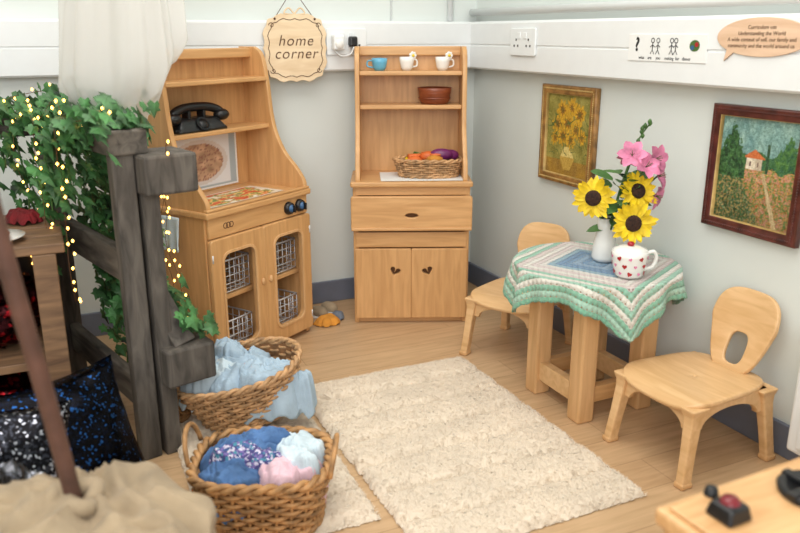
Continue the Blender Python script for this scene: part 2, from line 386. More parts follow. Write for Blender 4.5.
# ---------------------------------------------------------------- dresser
DO=(-.622,-.262,0); DR=R(-23.5)
def toy_dresser():
    E=empty("toy_dresser",DO,DR); W=.405;D=.228
    for i,x in enumerate((0,W-.018)): box(E,"lower_side_%d"%i,(x,.004,0),(x+.018,D,.497),WOODF,.003)
    box(E,"lower_back",(.01,D-.008,.02),(W-.01,D,.5),WOODF,.001)
    box(E,"bottom_panel",(.01,.01,.015),(W-.01,D-.005,.03),WOODH,.001)
    box(E,"plinth",(.018,.012,0),(W-.018,.024,.02),WOODH,.001)
    box(E,"inner_shelf",(.018,.02,.30),(W-.018,D-.01,.312),WOODH,.001)
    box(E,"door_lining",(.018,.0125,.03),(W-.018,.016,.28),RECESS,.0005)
    m=W/2
    for i,(x0,x1,hx,ro) in enumerate(((.008,m-.0022,.145,-.35),(m+.0022,W-.008,W-.145,.35))):
        plate(E,"door_%d"%i,[rrect(x0,x1,.022,.275,.004),heart(hx,.196,.040,28,ro)],.016,WOODF,(0,-.002,0),(1,0,0),(0,0,1),.002)
    box(E,"door_rail",(.008,0,.281),(W-.008,.018,.335),WOODH,.002)
    plate(E,"drawer_front",[rrect(-.004,W+.004,.35,.462,.006),circ(W/2,.398,.026,20,.011)],.02,WOODH,(0,-.008,0),(1,0,0),(0,0,1),.003)
    box(E,"drawer_lip",(-.006,-.024,.345),(W+.006,-.006,.356),WOODH,.003)
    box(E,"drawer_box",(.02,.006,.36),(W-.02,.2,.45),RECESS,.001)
    box(E,"rail_top",(.008,.002,.466),(W-.008,.018,.497),WOODH,.002)
    box(E,"counter",(-.008,-.014,.495),(W+.008,D+.002,.515),WOODH,.006)
    pr=[(.0,.515),(.004,.545),(.02,.585),(.05,.63),(.078,.68),(.09,.74),(.094,.82),(.10,.90),(.115,.938),(.14,.955),(D,.955),(D,.515)]
    pr2=[(p.x,p.y) for p in smoothpts([(a,b,0) for a,b in pr[:10]],4)]+pr[10:]
    for i,x in enumerate((.010,W-.026)): plate(E,"hutch_side_%d"%i,[pr2],.016,WOODF,(x+.008,0,0),(0,1,0),(0,0,1),.002)
    box(E,"hutch_back",(.024,D-.01,.515),(W-.024,D-.002,.95),WOODF,.001)
    box(E,"hutch_top_rail",(.022,D-.028,.925),(W-.022,D-.006,.957),WOODH,.004)
    for i,z in enumerate((.748,.862)):
        box(E,"hutch_shelf_%d"%i,(.026,.102,z),(W-.026,D-.008,z+.014),WOODH,.003)
    return E
toy_dresser()
Md=Matrix.Translation(DO)@Matrix.Rotation(DR,4,"Z")
def DW(x,y,z): return Md@Vector((x,y,z))
def cup(name,loc,mat,r=.024,h=.045,rz=0,knob=False):
    E=empty(name,loc,rz)
    lathe(E,"bowl",[(0,.0),(r*.6,0),(r*.85,h*.25),(r,h*.7),(r*1.02,h),(r*.92,h),(r*.88,h*.6),(r*.5,h*.15),(0,h*.12)],mat,segs=28)
    tube(E,"handle",smoothpts([(r*.9,0,h*.8),(r*1.5,0,h*.75),(r*1.55,0,h*.35),(r*.8,0,h*.25)]),.003,mat)
    if knob:
        for k in range(7):
            a=k*2*pi/7; sphere(E,"flower_petal_%d"%k,(.0+.009*math.cos(a)+r*.9,-.002,h+.004+.009*math.sin(a)),(.006,.004,.006),CERW,2)
        sphere(E,"flower_centre",(r*.9,-.006,h+.004),.005,YEL,2)
cup("blue_mug",DW(.095,.155,.876),CERB,.027,.042,R(150))
cup("teacup",DW(.19,.16,.876),CERW,.025,.046,R(0),True)
cup("teacup",DW(.315,.16,.876),CERW,.025,.046,R(-10),True)
bw=empty("brown_bowl",DW(.288,.160,.7625)); lathe(bw,"bowl",[(0,0),(.045,0),(.053,.012),(.058,.045),(.060,.056),(.054,.056),(.049,.03),(.04,.012),(0,.01)],BROWNW,segs=40)
for z in (.02,.038): lathe(bw,"band_%d"%(z*1000),[(.0535,z-.003),(.0585,z),(.0565,z+.003)],BROWNW,segs=40)

# ---------------------------------------------------------------- wicker baskets
def wicker(E,name,shape,z0,z1,flare,rows,stakes,sr,mat,amp=1.0,base=True,bulge=0,mtx=None):
    A=Acc(); M=mtx or Matrix.Identity(4)
    def pt(a,t,off=0):
        x,y=shape(a); k=1+(flare-1)*t+bulge*math.sin(pi*t); l=math.hypot(x,y)
        return M@Vector((x*k+x/l*off,y*k+y/l*off,z0+(z1-z0)*t))
    n=stakes*4
    for j in range(rows):
        t=(j+.5)/rows; pts=[]
        for i in range(n):
            a=2*pi*i/n; off=sr*1.0*amp*math.cos(i*pi/4*1.0+ (pi if j%2 else 0))
            pts.append(pt(a,t,off))
        A.sweep(pts,sr*.95,True,6)
    for i in range(stakes):
        a=2*pi*(i)/stakes
        A.sweep([pt(a,k/6) for k in range(7)],sr*.8,False,5)
    for ph in (0,pi):
        for z_ in (1.0,0.0):
            pts=[]
            for i in range(n*1):
                a=2*pi*i/n; w=i*2*pi/8
                p=pt(a,z_,sr*1.1*math.cos(w+ph)); p=p+M.to_3x3()@Vector((0,0,sr*1.1*math.sin(w+ph)+(sr*.3 if z_ else sr*.6)))
                pts.append(p)
            A.sweep(pts,sr*1.25,True,6)
    A.out(name,mat,E)
    if base:
        vs=[M@Vector((0,0,z0+sr))]; fs=[]
        for i in range(48): vs.append(pt(2*pi*i/48,0)+Vector((0,0,sr)))
        for i in range(48): fs.append((0,1+i,1+(i+1)%48))
        mesh(name+"_base",vs,fs,mat,E)
        vs=[];fs=[]
        for j in range(5):
            for i in range(48): vs.append(pt(2*pi*i/48,j/4*.97,-sr*.9))
        for j in range(4):
            for i in range(48): fs.append((j*48+i,j*48+(i+1)%48,(j+1)*48+(i+1)%48,(j+1)*48+i))
        mesh(name+"_inner",vs,fs,WICKD,E,True)
    return pt
def sup(ax,ay,p):
    def f(a):
        c,s=math.cos(a),math.sin(a); k=1/((abs(c)**p+abs(s)**p)**(1/p)); return ax*c*k,ay*s*k
    return f
fb=empty("vegetable_basket",DW(.265,.085,.519),DR)
wicker(fb,"weave",sup(.100,.056,2.3),.003,.058,1.2,7,24,.0036,WICKL)
for k,(x,y,z,rx,ry,rz,m) in enumerate(((.045,0,.074,.042,.022,.022,PURP),(.078,.015,.070,.03,.022,.02,PURP),(-.0,.01,.066,.03,.022,.02,ORANGE),(.02,-.02,.060,.03,.02,.016,ORC),(-.05,-.01,.052,.028,.024,.02,ORANGE),(-.06,.02,.05,.024,.022,.02,YEL))):
    sphere(fb,"vegetable_%d"%k,(x,y,z),(rx,ry,rz),m,3)
for k,(p0,p1) in enumerate((((-.02,.02,.07),(.04,-.03,.078)),((-.07,.0,.065),(.0,.035,.072)))): tube(fb,"carrot_%d"%k,[p0,p1],.012,ORANGE,seg=10,r1=.003)
tube(fb,"carrot_top",[(-.02,.02,.07),(-.05,.035,.076)],.005,GREENS)
pm=empty("paper_mat",DW(.245,.085,.5165),R(-22)); box(pm,"sheet",(-.15,-.085,0),(.15,.085,.0015),PAPER,0)

# ---------------------------------------------------------------- cooker
def fnoise(x,y,s,o=0): return noise.noise(Vector((x*s+o,y*s-o,o*.37)))
def salad(u,v):
    n=fnoise(u,v,7,3); c=[226,214,196]
    if .05<u<.95 and .06<v<.94:
        c=[196,150,96]
        if n>.15:c=[206,96,52]
        elif n>0:c=[232,196,120]
        elif n>-.15:c=[120,140,70]
        elif n<-.3:c=[236,224,200]
        m=fnoise(u,v,22,8)*40; c=[q+m for q in c]
    return c
def bread(u,v):
    c=[228,230,232]; d=math.hypot((u-.45)/.42,(v-.5)/.44)
    if d<1: c=[216,208,202]
    if d<.85:
        n=fnoise(u,v,9,5); c=[190+50*n,154+44*n,124+40*n]
        if abs(fnoise(u,v,16,11))<.07: c=[150,104,88]
    if u>.90 or v<.05: c=[170,184,190]
    return c
CO=(-1.175,-.515,0); CR=R(32.7)
def toy_cooker():
    E=empty("toy_cooker",CO,CR); W=.46;D=.25
    for i,x in enumerate((0,W-.018)): box(E,"lower_side_%d"%i,(x,.006,0),(x+.018,D,.49),WOODF,.003)
    box(E,"lower_back",(.01,D-.008,.02),(W-.01,D,.49),WOODF,.001)
    box(E,"bottom_panel",(.01,.015,.02),(W-.01,D-.005,.034),WOODH,.001)
    box(E,"plinth",(.018,.02,0),(W-.018,.032,.022),WOODH,.001)
    box(E,"inner_shelf",(.018,.03,.215),(W-.018,D-.01,.229),WOODH,.002)
    box(E,"centre_divider",(W/2-.007,.03,.03),(W/2+.007,D-.01,.42),WOODF,.001)
    for i,(x0,x1) in enumerate(((.006,W/2-.002),(W/2+.002,W-.006))):
        hx0,hx1=x0+.040,x1-.040
        plate(E,"door_%d"%i,[rrect(x0,x1,.024,.422,.008),rrect(hx0,hx1,.07,.380,.03)],.018,WOODF,(0,-.004,0),(1,0,0),(0,0,1),.003)
        plate(E,"window_bead_%d"%i,[rrect(hx0-.003,hx1+.003,.067,.383,.032),rrect(hx0+.004,hx1-.004,.074,.376,.027)],.006,WOODT,(0,-.013,0),(1,0,0),(0,0,1),.001)
        sphere(E,"door_catch_%d"%i,(W/2+(-.018 if i==0 else .018),-.016,.25),(.007,.006,.012),WOODT,3)
        for hz in (.07,.37):
            hxx=x0+.002 if i==0 else x1-.002
            tube(E,"hinge_%d_%d"%(i,hz*100),[(hxx,-.012,hz-.012),(hxx,-.012,hz+.012)],.003,SILV)
        for j,z in enumerate((.036,.232)):
            A=Acc(); a0,a1,b0,b1,h=x0+.026,x1-.026,.035,.20,.10
            for k in range(5):
                zz=z+.004+h*k/4; A.sweep([(a0,b0,zz),(a1,b0,zz),(a1,b1,zz),(a0,b1,zz)],.0019 if k<4 else .0034,True,5)
            for k in range(9):
                x=a0+(a1-a0)*k/8; A.sweep([(x,b0,z+h),(x,b0,z+.004),(x,b1,z+.004),(x,b1,z+h)],.0017,False,5)
            for k in range(1,6):
                y=b0+(b1-b0)*k/6; A.sweep([(a0,y,z+h),(a0,y,z+.004),(a1,y,z+.004),(a1,y,z+h)],.0017,False,5)
            A.out("wire_basket_%d_%d"%(i,j),SILV,E)
    box(E,"control_panel",(.006,-.004,.427),(W-.006,.014,.488),WOODH,.003)
    for k,x in enumerate((.358,.412)):
        lathe(E,"knob_skirt_%d"%k,[(0,.016),(.018,.014),(.021,.004),(.021,0)],BLACK,(x,-.004,.458),24,Matrix.Rotation(R(90),4,"X"))
        lathe(E,"knob_cap_%d"%k,[(0,.024),(.011,.022),(.013,.012)],BLUEP,(x,-.004,.458),24,Matrix.Rotation(R(90),4,"X"))
        box(E,"knob_grip_%d"%k,(x-.003,-.036,.447),(x+.003,-.02,.469),BLACK,.001)
    for k in range(3): tube(E,"emblem_%d"%k,[(.075+.014*math.cos(t)*.6+k*.012,-.0045,.458+.008*math.sin(t)) for t in [i*pi/6 for i in range(12)]],.0012,BURN,True,4)
    box(E,"counter",(-.006,-.014,.488),(W+.006,D+.002,.508),WOODH,.005)
    box(E,"counter_lip",(.0,-.012,.508),(W,.004,.516),WOODH,.003)
    picture(E,"food_print",(.05,.03,.5095),(1,0,0),(0,1,0),.33,.15,60,30,salad,VC)
    pr=[(-.004,.508),(.0,.535),(.03,.575),(.075,.62),(.11,.68),(.128,.75),(.138,.84),(.15,.91),(.165,.942),(.19,.957)]
    pr2=[(p.x,p.y) for p in smoothpts([(a,b,0) for a,b in pr],4)]+[(D,.957),(D,.508)]
    for i,x in enumerate((.012,W-.012)): plate(E,"hutch_side_%d"%i,[pr2],.017,WOODF,(x,0,0),(0,1,0),(0,0,1),.002)
    box(E,"hutch_back",(.02,D-.01,.508),(W-.02,D-.002,.95),WOODF,.001)
    picture(E,"bread_print",(.08,D-.0125,.520),(1,0,0),(0,0,1),.30,.165,60,40,bread,VC)
    box(E,"print_card",(.072,D-.0120,.514),(.388,D-.0105,.692),PAPER,0)
    box(E,"top_rail",(.018,D-.05,.925),(W-.018,D-.004,.955),WOODH,.004)
    for i,z in enumerate((.70,.852)):
        box(E,"hutch_shelf_%d"%i,(.018,.135,z),(W-.018,D-.008,z+.014),WOODH,.003)
toy_cooker()
Mc=Matrix.Translation(CO)@Matrix.Rotation(CR,4,"Z")
g=empty("black_telephone",Mc@Vector((.165,.185,.7145)),CR)
bm=bmesh.new(); bmesh.ops.create_cube(bm,size=1)
for v in bm.verts:
    v.co=Vector((v.co.x*(.21 if v.co.z<0 else .15),v.co.y*(.085 if v.co.z<0 else .05)+(.008 if v.co.z>0 else 0),(v.co.z+.5)*.040))
bmesh.ops.bevel(bm,geom=list(bm.edges),offset=.010,segments=4,affect="EDGES",profile=.5); frombm("body",bm,BLACK,g,True)
hs=smoothpts([(-.108,-.012,.038),(-.088,-.006,.058),(-.04,0,.070),(.04,0,.070),(.088,-.006,.058),(.108,-.012,.038)])
tube(g,"handset",hs,.0135,BLACK,seg=12)
for k,s in enumerate((-1,1)): sphere(g,"handset_cup_%d"%k,(s*.098,-.012,.042),(.028,.022,.018),BLACK,3)
lathe(g,"dial_ring",[(.0,.003),(.014,.003),(.022,.005),(.024,0)],DARKFAB,(0,-.032,.022),28,Matrix.Rotation(R(55),4,"X"))
lathe(g,"dial_centre",[(.0,.006),(.016,.0055),(.017,.002)],BLACK,(0,-.033,.022),28,Matrix.Rotation(R(55),4,"X"))
for s in (-.03,.03): box(g,"cradle_%d"%(s*100),(s-.006,-.01,.03),(s+.006,.02,.060),BLACK,.003)
tube(g,"coiled_cord",[(-.11+.002*t,-.03+.005*math.cos(t*2.5),.008+.005*math.sin(t*2.5)) for t in [k*.25 for k in range(110)]],.0018,BLACK,seg=5)
og=empty("white_tea_towel",Mc@Vector((-.0235,.12,0)),CR)
vs=[];fs=[]
for j in range(13):
    for i in range(9):
        u=i/8;v=j/12; vs.append(Vector((-.004-.008*(1+math.sin(u*14+v*2))*v,-.04+.07*u,.49-.10*v)))
for j in range(12):
    for i in range(8): a=j*9+i; fs.append((a,a+1,a+10,a+9))
tw=mesh("cloth",vs,fs,WHC,og,True); sm=tw.modifiers.new("s","SOLIDIFY"); sm.thickness=.004

sl=empty("slippers",(-.705,-.125,0),R(35))
for k,x in enumerate((-.03,.03)):
    plate(sl,"sole_%d"%k,[circ(x,0,.022,24,.055)],.01,CERW,(0,0,.005),(1,0,0),(0,1,0),.002)
    blob(sl,"upper_%d"%k,(x,-.018,.020),(.022,.036,.024),HESS,.05,10,.2,3,k,.01)
oc=empty("orange_felt_cloth",(-.715,-.225,0),R(20)); garment(oc,"folded_cloth",(0,0,.010),.050,.036,.020,0,ORC,3,.005,.004,30)
gc=empty("grey_felt_cloth",(-.665,-.195,0),R(60)); garment(gc,"folded_cloth",(0,0,.010),.034,.022,.014,0,GREYF,6,.004,.004,30)

# ---------------------------------------------------------------- table
def play_table():
    E=empty("play_table",(-.243,-1.10,0))
    lathe(E,"table_top",[(0,.378),(.214,.378),(.22,.382),(.22,.394),(.214,.398),(0,.398)],WOODC,segs=64,smooth=False)
    q=.100
    for i,(x,y) in enumerate(((-q,-q),(q,-q),(q,q),(-q,q))): box(E,"leg_%d"%i,(x-.026,y-.026,0),(x+.026,y+.026,.378),WOODT,.006)
    for i,s in enumerate((-1,1)):
        box(E,"apron_x_%d"%i,(-q,s*q-.012,.315),(q,s*q+.012,.376),WOODH,.002)
        box(E,"apron_y_%d"%i,(s*q-.012,-q,.315),(s*q+.012,q,.376),WOODH,.002)
        box(E,"stretcher_%d"%i,(s*q-.014,-q,.045),(s*q+.014,q,.10),WOODC,.003)
        box(E,"stretcher_x_%d"%i,(-q,s*q-.014,.05),(q,s*q+.014,.095),WOODH,.003)
play_table()
def crochet():
    m,nt,b=newmat("crochet_wool"); uv=N(nt,"ShaderNodeUVMap"); uv.uv_map="UVMap"
    sp=N(nt,"ShaderNodeSeparateXYZ"); nt.links.new(uv.outputs[0],sp.inputs[0])
    def ma(op,a,bb=None):
        n=N(nt,"ShaderNodeMath",operation=op)
        for i,x in enumerate((a,bb)):
            if x is None: continue
            if isinstance(x,(int,float)): n.inputs[i].default_value=x
            else: nt.links.new(x,n.inputs[i])
        return n.outputs[0]
    ax=ma("ABSOLUTE",sp.outputs[0]); ay=ma("ABSOLUTE",sp.outputs[1])
    d=ma("MAXIMUM",ax,ay); t=ma("MINIMUM",ax,ay)
    P=.0165
    # scalloped row edges follow the stitch clusters
    fl_=ma("FLOOR",ma("DIVIDE",d,P))
    ft=ma("FRACT",ma("ADD",ma("DIVIDE",t,P),ma("MULTIPLY",fl_,.5)))
    c2=ma("ABSOLUTE",ma("SUBTRACT",ft,.5))
    d2=ma("ADD",d,ma("MULTIPLY",ma("SUBTRACT",.25,c2),-.006))
    row=ma("DIVIDE",d2,.28)
    cr=N(nt,"ShaderNodeValToRGB"); cr.color_ramp.interpolation="CONSTANT"; e=cr.color_ramp.elements
    e[0].color=s2l((132,166,194)); e[1].position=.06; e[1].color=s2l((112,148,182))
    for p,c in ((.12,(146,174,198)),(.18,(110,146,180)),(.295,(146,178,192)),(.354,(230,224,216)),(.413,(222,206,202)),(.472,(234,229,219)),(.531,(222,206,200)),(.59,(150,200,174)),(.649,(236,231,219)),(.708,(162,206,182)),(.767,(234,229,217)),(.825,(140,192,164)),(.884,(174,211,189)),(.943,(126,182,152))):
        q=e.new(p); q.color=s2l(c)
    nt.links.new(row,cr.inputs[0])
    fr=ma("FRACT",ma("DIVIDE",d2,P))
    c1=ma("ABSOLUTE",ma("SUBTRACT",fr,.5))
    dist=ma("POWER",ma("ADD",ma("POWER",c1,2.0),ma("POWER",c2,2.0)),.5)
    hole=ma("GREATER_THAN",dist,.575)
    no=N(nt,"ShaderNodeTexNoise"); no.inputs["Scale"].default_value=500; nt.links.new(uv.outputs[0],no.inputs["Vector"])
    hgt=ma("ADD",ma("MULTIPLY",dist,-1.8),ma("MULTIPLY",no.outputs["Fac"],.7))
    bp=N(nt,"ShaderNodeBump"); bp.inputs["Strength"].default_value=1; bp.inputs["Distance"].default_value=.005
    nt.links.new(hgt,bp.inputs["Height"]); nt.links.new(bp.outputs[0],b.inputs["Normal"])
    nt.links.new(cr.outputs[0],b.inputs["Base Color"]); nt.links.new(ma("SUBTRACT",1,hole),b.inputs["Alpha"])
    b.inputs["Roughness"].default_value=.95; b.inputs["Sheen Weight"].default_value=.3; return m
def tablecloth():
    rot=R(-90-24.9+8+45)
    E=empty("crochet_tablecloth",(-.243,-1.10,0))
    na,ns=320,80; rt=.224; hs=.276; vs=[];fs=[];uvs=[]
    for j in range(ns+1):
        for i in range(na):
            a=2*pi*i/na; b=a-rot
            p_=7.0
            Rm=hs/((abs(math.cos(b))**p_+abs(math.sin(b))**p_)**(1/p_))
            Rm*=(1+.016*abs(math.sin(b*26))); s=Rm*j/ns
            lim=rt-.006
            if s<lim: r_=s; z=.4015+.002*(1+noise.noise(Vector((s*math.cos(a)*22,s*math.sin(a)*22,0))))
            else:
                e=s-lim; ru=min(1,e/.07)
                r_=lim+ (e if e<.006 else .006+ (e-.006)*.10)+ (.011*math.sin(b*14+.6)+.007*math.sin(b*9+1))*ru; z=.4015-max(0,(e-.004))*.97+.002
            x,y=r_*math.cos(a),r_*math.sin(a); vs.append((x,y,z)); uvs.append((s*math.cos(b),s*math.sin(b)))
    for j in range(ns):
        for i in range(na):
            i2=(i+1)%na; fs.append((j*na+i,j*na+i2,(j+1)*na+i2,(j+1)*na+i))
    o=mesh("cloth",vs,fs,crochet(),E,True); ul=o.data.uv_layers.new(name="UVMap")
    for l in o.data.loops: ul.data[l.index].uv=uvs[l.vertex_index]
    sm=o.modifiers.new("s","SOLIDIFY"); sm.thickness=.002; sm.offset=1
tablecloth()

# ---------------------------------------------------------------- chairs
def chair(loc,rz):
    E=empty("childs_wooden_chair",loc,rz); zs=.20
    def solid(name,vs,fs,t,mat):
        o=mesh(name,vs,fs,mat,E,True); s=o.modifiers.new("s","SOLIDIFY"); s.thickness=t; s.offset=0
        bv=o.modifiers.new("b","BEVEL"); bv.width=t*.3; bv.segments=2; bv.limit_method="ANGLE"; bv.angle_limit=R(50); return o
    def ring(outer,inner,deform,n=72,m=7):
        vs=[];fs=[]
        for j in range(m+1):
            for i in range(n):
                a=2*pi*i/n; o=outer(a); p=inner(a); k=j/m; vs.append(deform(p[0]+(o[0]-p[0])*k,p[1]+(o[1]-p[1])*k))
        for j in range(m):
            for i in range(n): i2=(i+1)%n; fs.append((j*n+i,j*n+i2,(j+1)*n+i2,(j+1)*n+i))
        return vs,fs
    def so(a):
        c,s=math.cos(a),math.sin(a); k=1/((abs(c)**4+abs(s)**4)**.25); y=.145*s*k; w=.138-.022*(y/.145*.5+.5); return w*c*k,y
    def sd(x,y):
        z=zs-.006*(1-(x/.14)**2)
        if y<-.09: z-=((-.09-y)/.055)**2*.016
        return Vector((x,y,z))
    vs,fs=ring(so,lambda a:(.001*math.cos(a),.001*math.sin(a)),sd); solid("seat",vs,fs,.013,WOODC)
    def bo(a):
        c,s=math.cos(a),math.sin(a); k=1/((abs(c)**3.4+abs(s)**3.4)**(1/3.4)); v=.102*s*k
        t=max(0,(v+.102)/.204)
        w=.064+.030*min(1,t/.62)**1.3
        return w*c*k,v
    def bi(a):
        c,s=math.cos(a),math.sin(a); p=3.2; k=1/((abs(c)**p+abs(s)**p)**(1/p)); return .027*c*k,-.042+.038*s*k
    def bd(x,v):
        z=zs+.090+v; t=(v+.102)/.204
        y=.118+.052*t-1.4*x*x-.018*(1-t)**3
        return Vector((x,y+.012,z))
    vs,fs=ring(bo,bi,bd,96,8); solid("backrest",vs,fs,.012,WOODC)
    def leg(name,p,q,w0,w1):
        p=Vector(p);q=Vector(q); n=10; vs=[];fs=[]
        for i in range(n+1):
            t=i/n; c=p.lerp(q,t); w=w0+(w1-w0)*min(1,t*1.6)**.6
            if t<.2: w+=.018*(1-t/.2)**2
            for sx,sy in((-1,-1),(1,-1),(1,1),(-1,1)): vs.append(c+Vector((sx*w/2*.8,sy*w/2*1.0,0)))
        for i in range(n):
            for k in range(4): k2=(k+1)%4; fs.append((i*4+k,i*4+k2,(i+1)*4+k2,(i+1)*4+k))
        fs.append((3,2,1,0)); fs.append((n*4,n*4+1,n*4+2,n*4+3))
        o=mesh(name,vs,fs,WOODC,E); b=o.modifiers.new("b","BEVEL"); b.width=.005; b.segments=3; b.limit_method="ANGLE"
        s=Vector(q); box(E,name+"_foot",(s.x-.014,s.y-.017,0),(s.x+.014,s.y+.017,.014),WOODT,.004)
    for i,(x,y) in enumerate(((-1,-1),(1,-1),(1,1),(-1,1))):
        leg("leg_%d"%i,(x*.108,y*.112,zs-.008),(x*.122,y*(.138 if y<0 else .142),.008),.040,.030)
    def apron(name,O,U,L):
        pts=[(-L/2,.0),(L/2,.0),(L/2,-.055)]+[(L/2*.80*math.cos(t),-.055+.038*math.sin(t)) for t in [pi*i/14 for i in range(0,15)]]+[(-L/2,-.055)]
        plate(E,name,[pts],.016,WOODC,O,U,(0,0,1),.002)
    apron("apron_front",(0,-.116,zs-.012),(1,0,0),.215); apron("apron_back",(0,.112,zs-.010),(1,0,0),.215)
    apron("apron_left",(-.108,0,zs-.010),(0,1,0),.23); apron("apron_right",(.108,0,zs-.010),(0,1,0),.23)
    return E
chair((-.222,-.715,0),R(-60)); chair((-.198,-1.44,0),R(-88))

# ---------------------------------------------------------------- mug & flowers
mg=empty("heart_planter_mug",(-.252,-1.238,.407),R(-20))
prof=[(0,0),(.031,0),(.035,.004),(.041,.028),(.0445,.054),(.0455,.066),(.043,.066),(.0415,.054),(.037,.028),(0,.010)]
lathe(mg,"mug_body",prof,CERW,segs=48)
lathe(mg,"lid",[(.043,.064),(.040,.071),(.023,.077),(0,.079)],CERW,segs=40)
tube(mg,"mug_handle",smoothpts([(.042,0,.057),(.062,0,.061),(.070,0,.043),(.060,0,.021),(.038,0,.015)]),.005,CERW)
sphere(mg,"lid_knob",(0,0,.083),(.009,.009,.007),REDP)
def mr(z):
    for (r0,z0),(r1,z1) in zip(prof[2:5],prof[3:6]):
        if z0<=z<=z1: return r0+(r1-r0)*(z-z0)/(z1-z0)
    return .045
for k in range(30):
    a=2*pi*((k*7)%30)/30+.1*(k%3); z=(.013,.033,.053)[k%3]; rr=mr(z)+.0013
    n=Vector((math.cos(a),math.sin(a),0)); plate(mg,"heart_%d"%k,[heart(0,0,.0125 if k%2 else .009,16,.4*(k%3-1))],.0008,REDP if k%2 else PINK,n*rr+Vector((0,0,z)),Vector((-math.sin(a),math.cos(a),0)),(0,0,1),.0001)
def petal(A,c,dirv,nrm,L,w,curl=.25,pt=1.0,k=6):
    d=Vector(dirv).normalized(); n=Vector(nrm).normalized(); s=d.cross(n).normalized(); vs=[];fs=[]
    for i in range(k+1):
        t=i/k; ww=w*math.sin(pi*min(1,(t*.9+.08)))**.7*(1 if t<.98 else .15); cc=Vector(c)+d*(L*t)+n*(curl*L*(t*t)*1.0)
        vs+= [cc-s*ww/2+n*ww*.12,cc-n*ww*.05,cc+s*ww/2+n*ww*.12]
    for i in range(k):
        a=i*3; fs+=[(a,a+1,a+4,a+3),(a+1,a+2,a+5,a+4)]
    A.add(vs,fs)
def bud(c,r):
    vs=[];fs=[]
    for j in range(5):
        t=j/4; 
        for i in range(6): a=2*pi*i/6; rr=r*math.sin(pi*min(.97,max(.05,t))); vs.append(Vector(c)+Vector((rr*math.cos(a),rr*math.sin(a),(t-.5)*r*2.6)))
    for j in range(4):
        for i in range(6): i2=(i+1)%6; fs.append((j*6+i,j*6+i2,(j+1)*6+i2,(j+1)*6+i))
    return vs,fs
def bouquet():
    E=empty("flower_vase",(-.215,-1.095,.407),R(-24.9))
    lathe(E,"vase",[(0,0),(.03,0),(.034,.01),(.03,.05),(.022,.09),(.026,.118),(.023,.118),(.019,.09),(.027,.05),(.03,.012),(0,.008)],CERW,segs=36)
    PY=Acc();PS=Acc();PP=Acc();ST=Acc();LV=Acc();PC=Acc()
    for k,(x,y,z,nx,ny,nz,rd) in enumerate(((-.052,-.045,.180,-.35,-1,.1,.056),(.062,-.05,.200,.35,-1,.35,.054),(.042,-.10,.125,.12,-1,.15,.058),(-.02,.05,.16,-.8,.5,.4,.05))):
        c=Vector((x,y,z)); n=Vector((nx,ny,nz)).normalized(); u=n.cross(Vector((0,0,1))).normalized(); v=u.cross(n)*1
        for ring_ in range(2):
            for i in range(15):
                a=2*pi*(i+ring_*.5)/15+random.uniform(-.12,.12); d=u*math.cos(a)+v*math.sin(a)
                petal(PY,c+d*rd*.28-n*.002*ring_,d,n,rd*random.uniform(.55,.85),rd*.30,random.uniform(-.25,.45))
        q=Vector((0,0,1)).rotation_difference(n).to_matrix()
        vs=[];fs=[]; pr=[(0,.012),(.28,.012),(.35,.008),(.38,0),(.3,-.006),(0,-.008)]
        for r_,zz in pr:
            for i in range(20): a=2*pi*i/20; vs.append(c+q@Vector((rd*max(r_,.01)*math.cos(a),rd*max(r_,.01)*math.sin(a),zz*.8)))
        for j in range(5):
            for i in range(20): i2=(i+1)%20; fs.append((j*20+i,j*20+i2,(j+1)*20+i2,(j+1)*20+i))
        PS.add(vs,fs)
        ST.sweep(smoothpts([(0,0,.03),(x*.3,y*.3,.11),tuple(c-n*.03-Vector((0,0,.02))),tuple(c-n*.005)]),.003)
    for k,(x,y,z,nx,ny,nz) in enumerate(((.045,-.03,.290,-.3,-1,.5),(.108,-.02,.280,.6,-1,.2),(.115,-.03,.235,1,-.6,.3),(.112,-.03,.185,1,-.8,-.3),(.06,.03,.26,.2,.6,.8),(.078,-.045,.262,.3,-.8,.6))):
        c=Vector((x,y,z)); n=Vector((nx,ny,nz)).normalized(); u=n.cross(Vector((0,0,1))).normalized(); v=u.cross(n)
        for i in range(6):
            a=2*pi*i/6+k; d=(u*math.cos(a)+v*math.sin(a))+n*.7; petal(PP,c,d,n,.048,.027,-.35)
        for i in range(4):
            a=2*pi*i/4; ST.sweep([c,c+n*.022+(u*math.cos(a)+v*math.sin(a))*.006],.0008,seg=4)
        ST.sweep(smoothpts([(0,0,.03),(x*.4,y*.4,.15),tuple(c)]),.0022)
    sp=smoothpts([(0,0,.05),(.03,.0,.2),(.065,0,.32),(.095,.0,.37)]); ST.sweep(sp,.002)
    for i in range(9):
        p=sp[-1-i]; LV.add(*bud(p+Vector((random.uniform(-.01,.01),random.uniform(-.008,.008),.004)),.006))
    for i in range(46):
        a=random.uniform(0,2*pi); h=random.uniform(.09,.24); d=Vector((math.cos(a),math.sin(a)*.8,random.uniform(-.1,.8))); c=Vector((.025+.02*math.cos(a),.02*math.sin(a)-.01,h)); petal(LV,c,d,Vector((0,0,1))+Vector((random.uniform(-.5,.5),-.6,0)),random.uniform(.045,.075),.028,-.2)
    PY.out("sunflower_petals",YEL,E);PS.out("sunflower_hearts",SEED,E);PP.out("lily_petals",PINK,E);ST.out("stems",GREENS,E);LV.out("leaves",LEAFM,E)
bouquet()

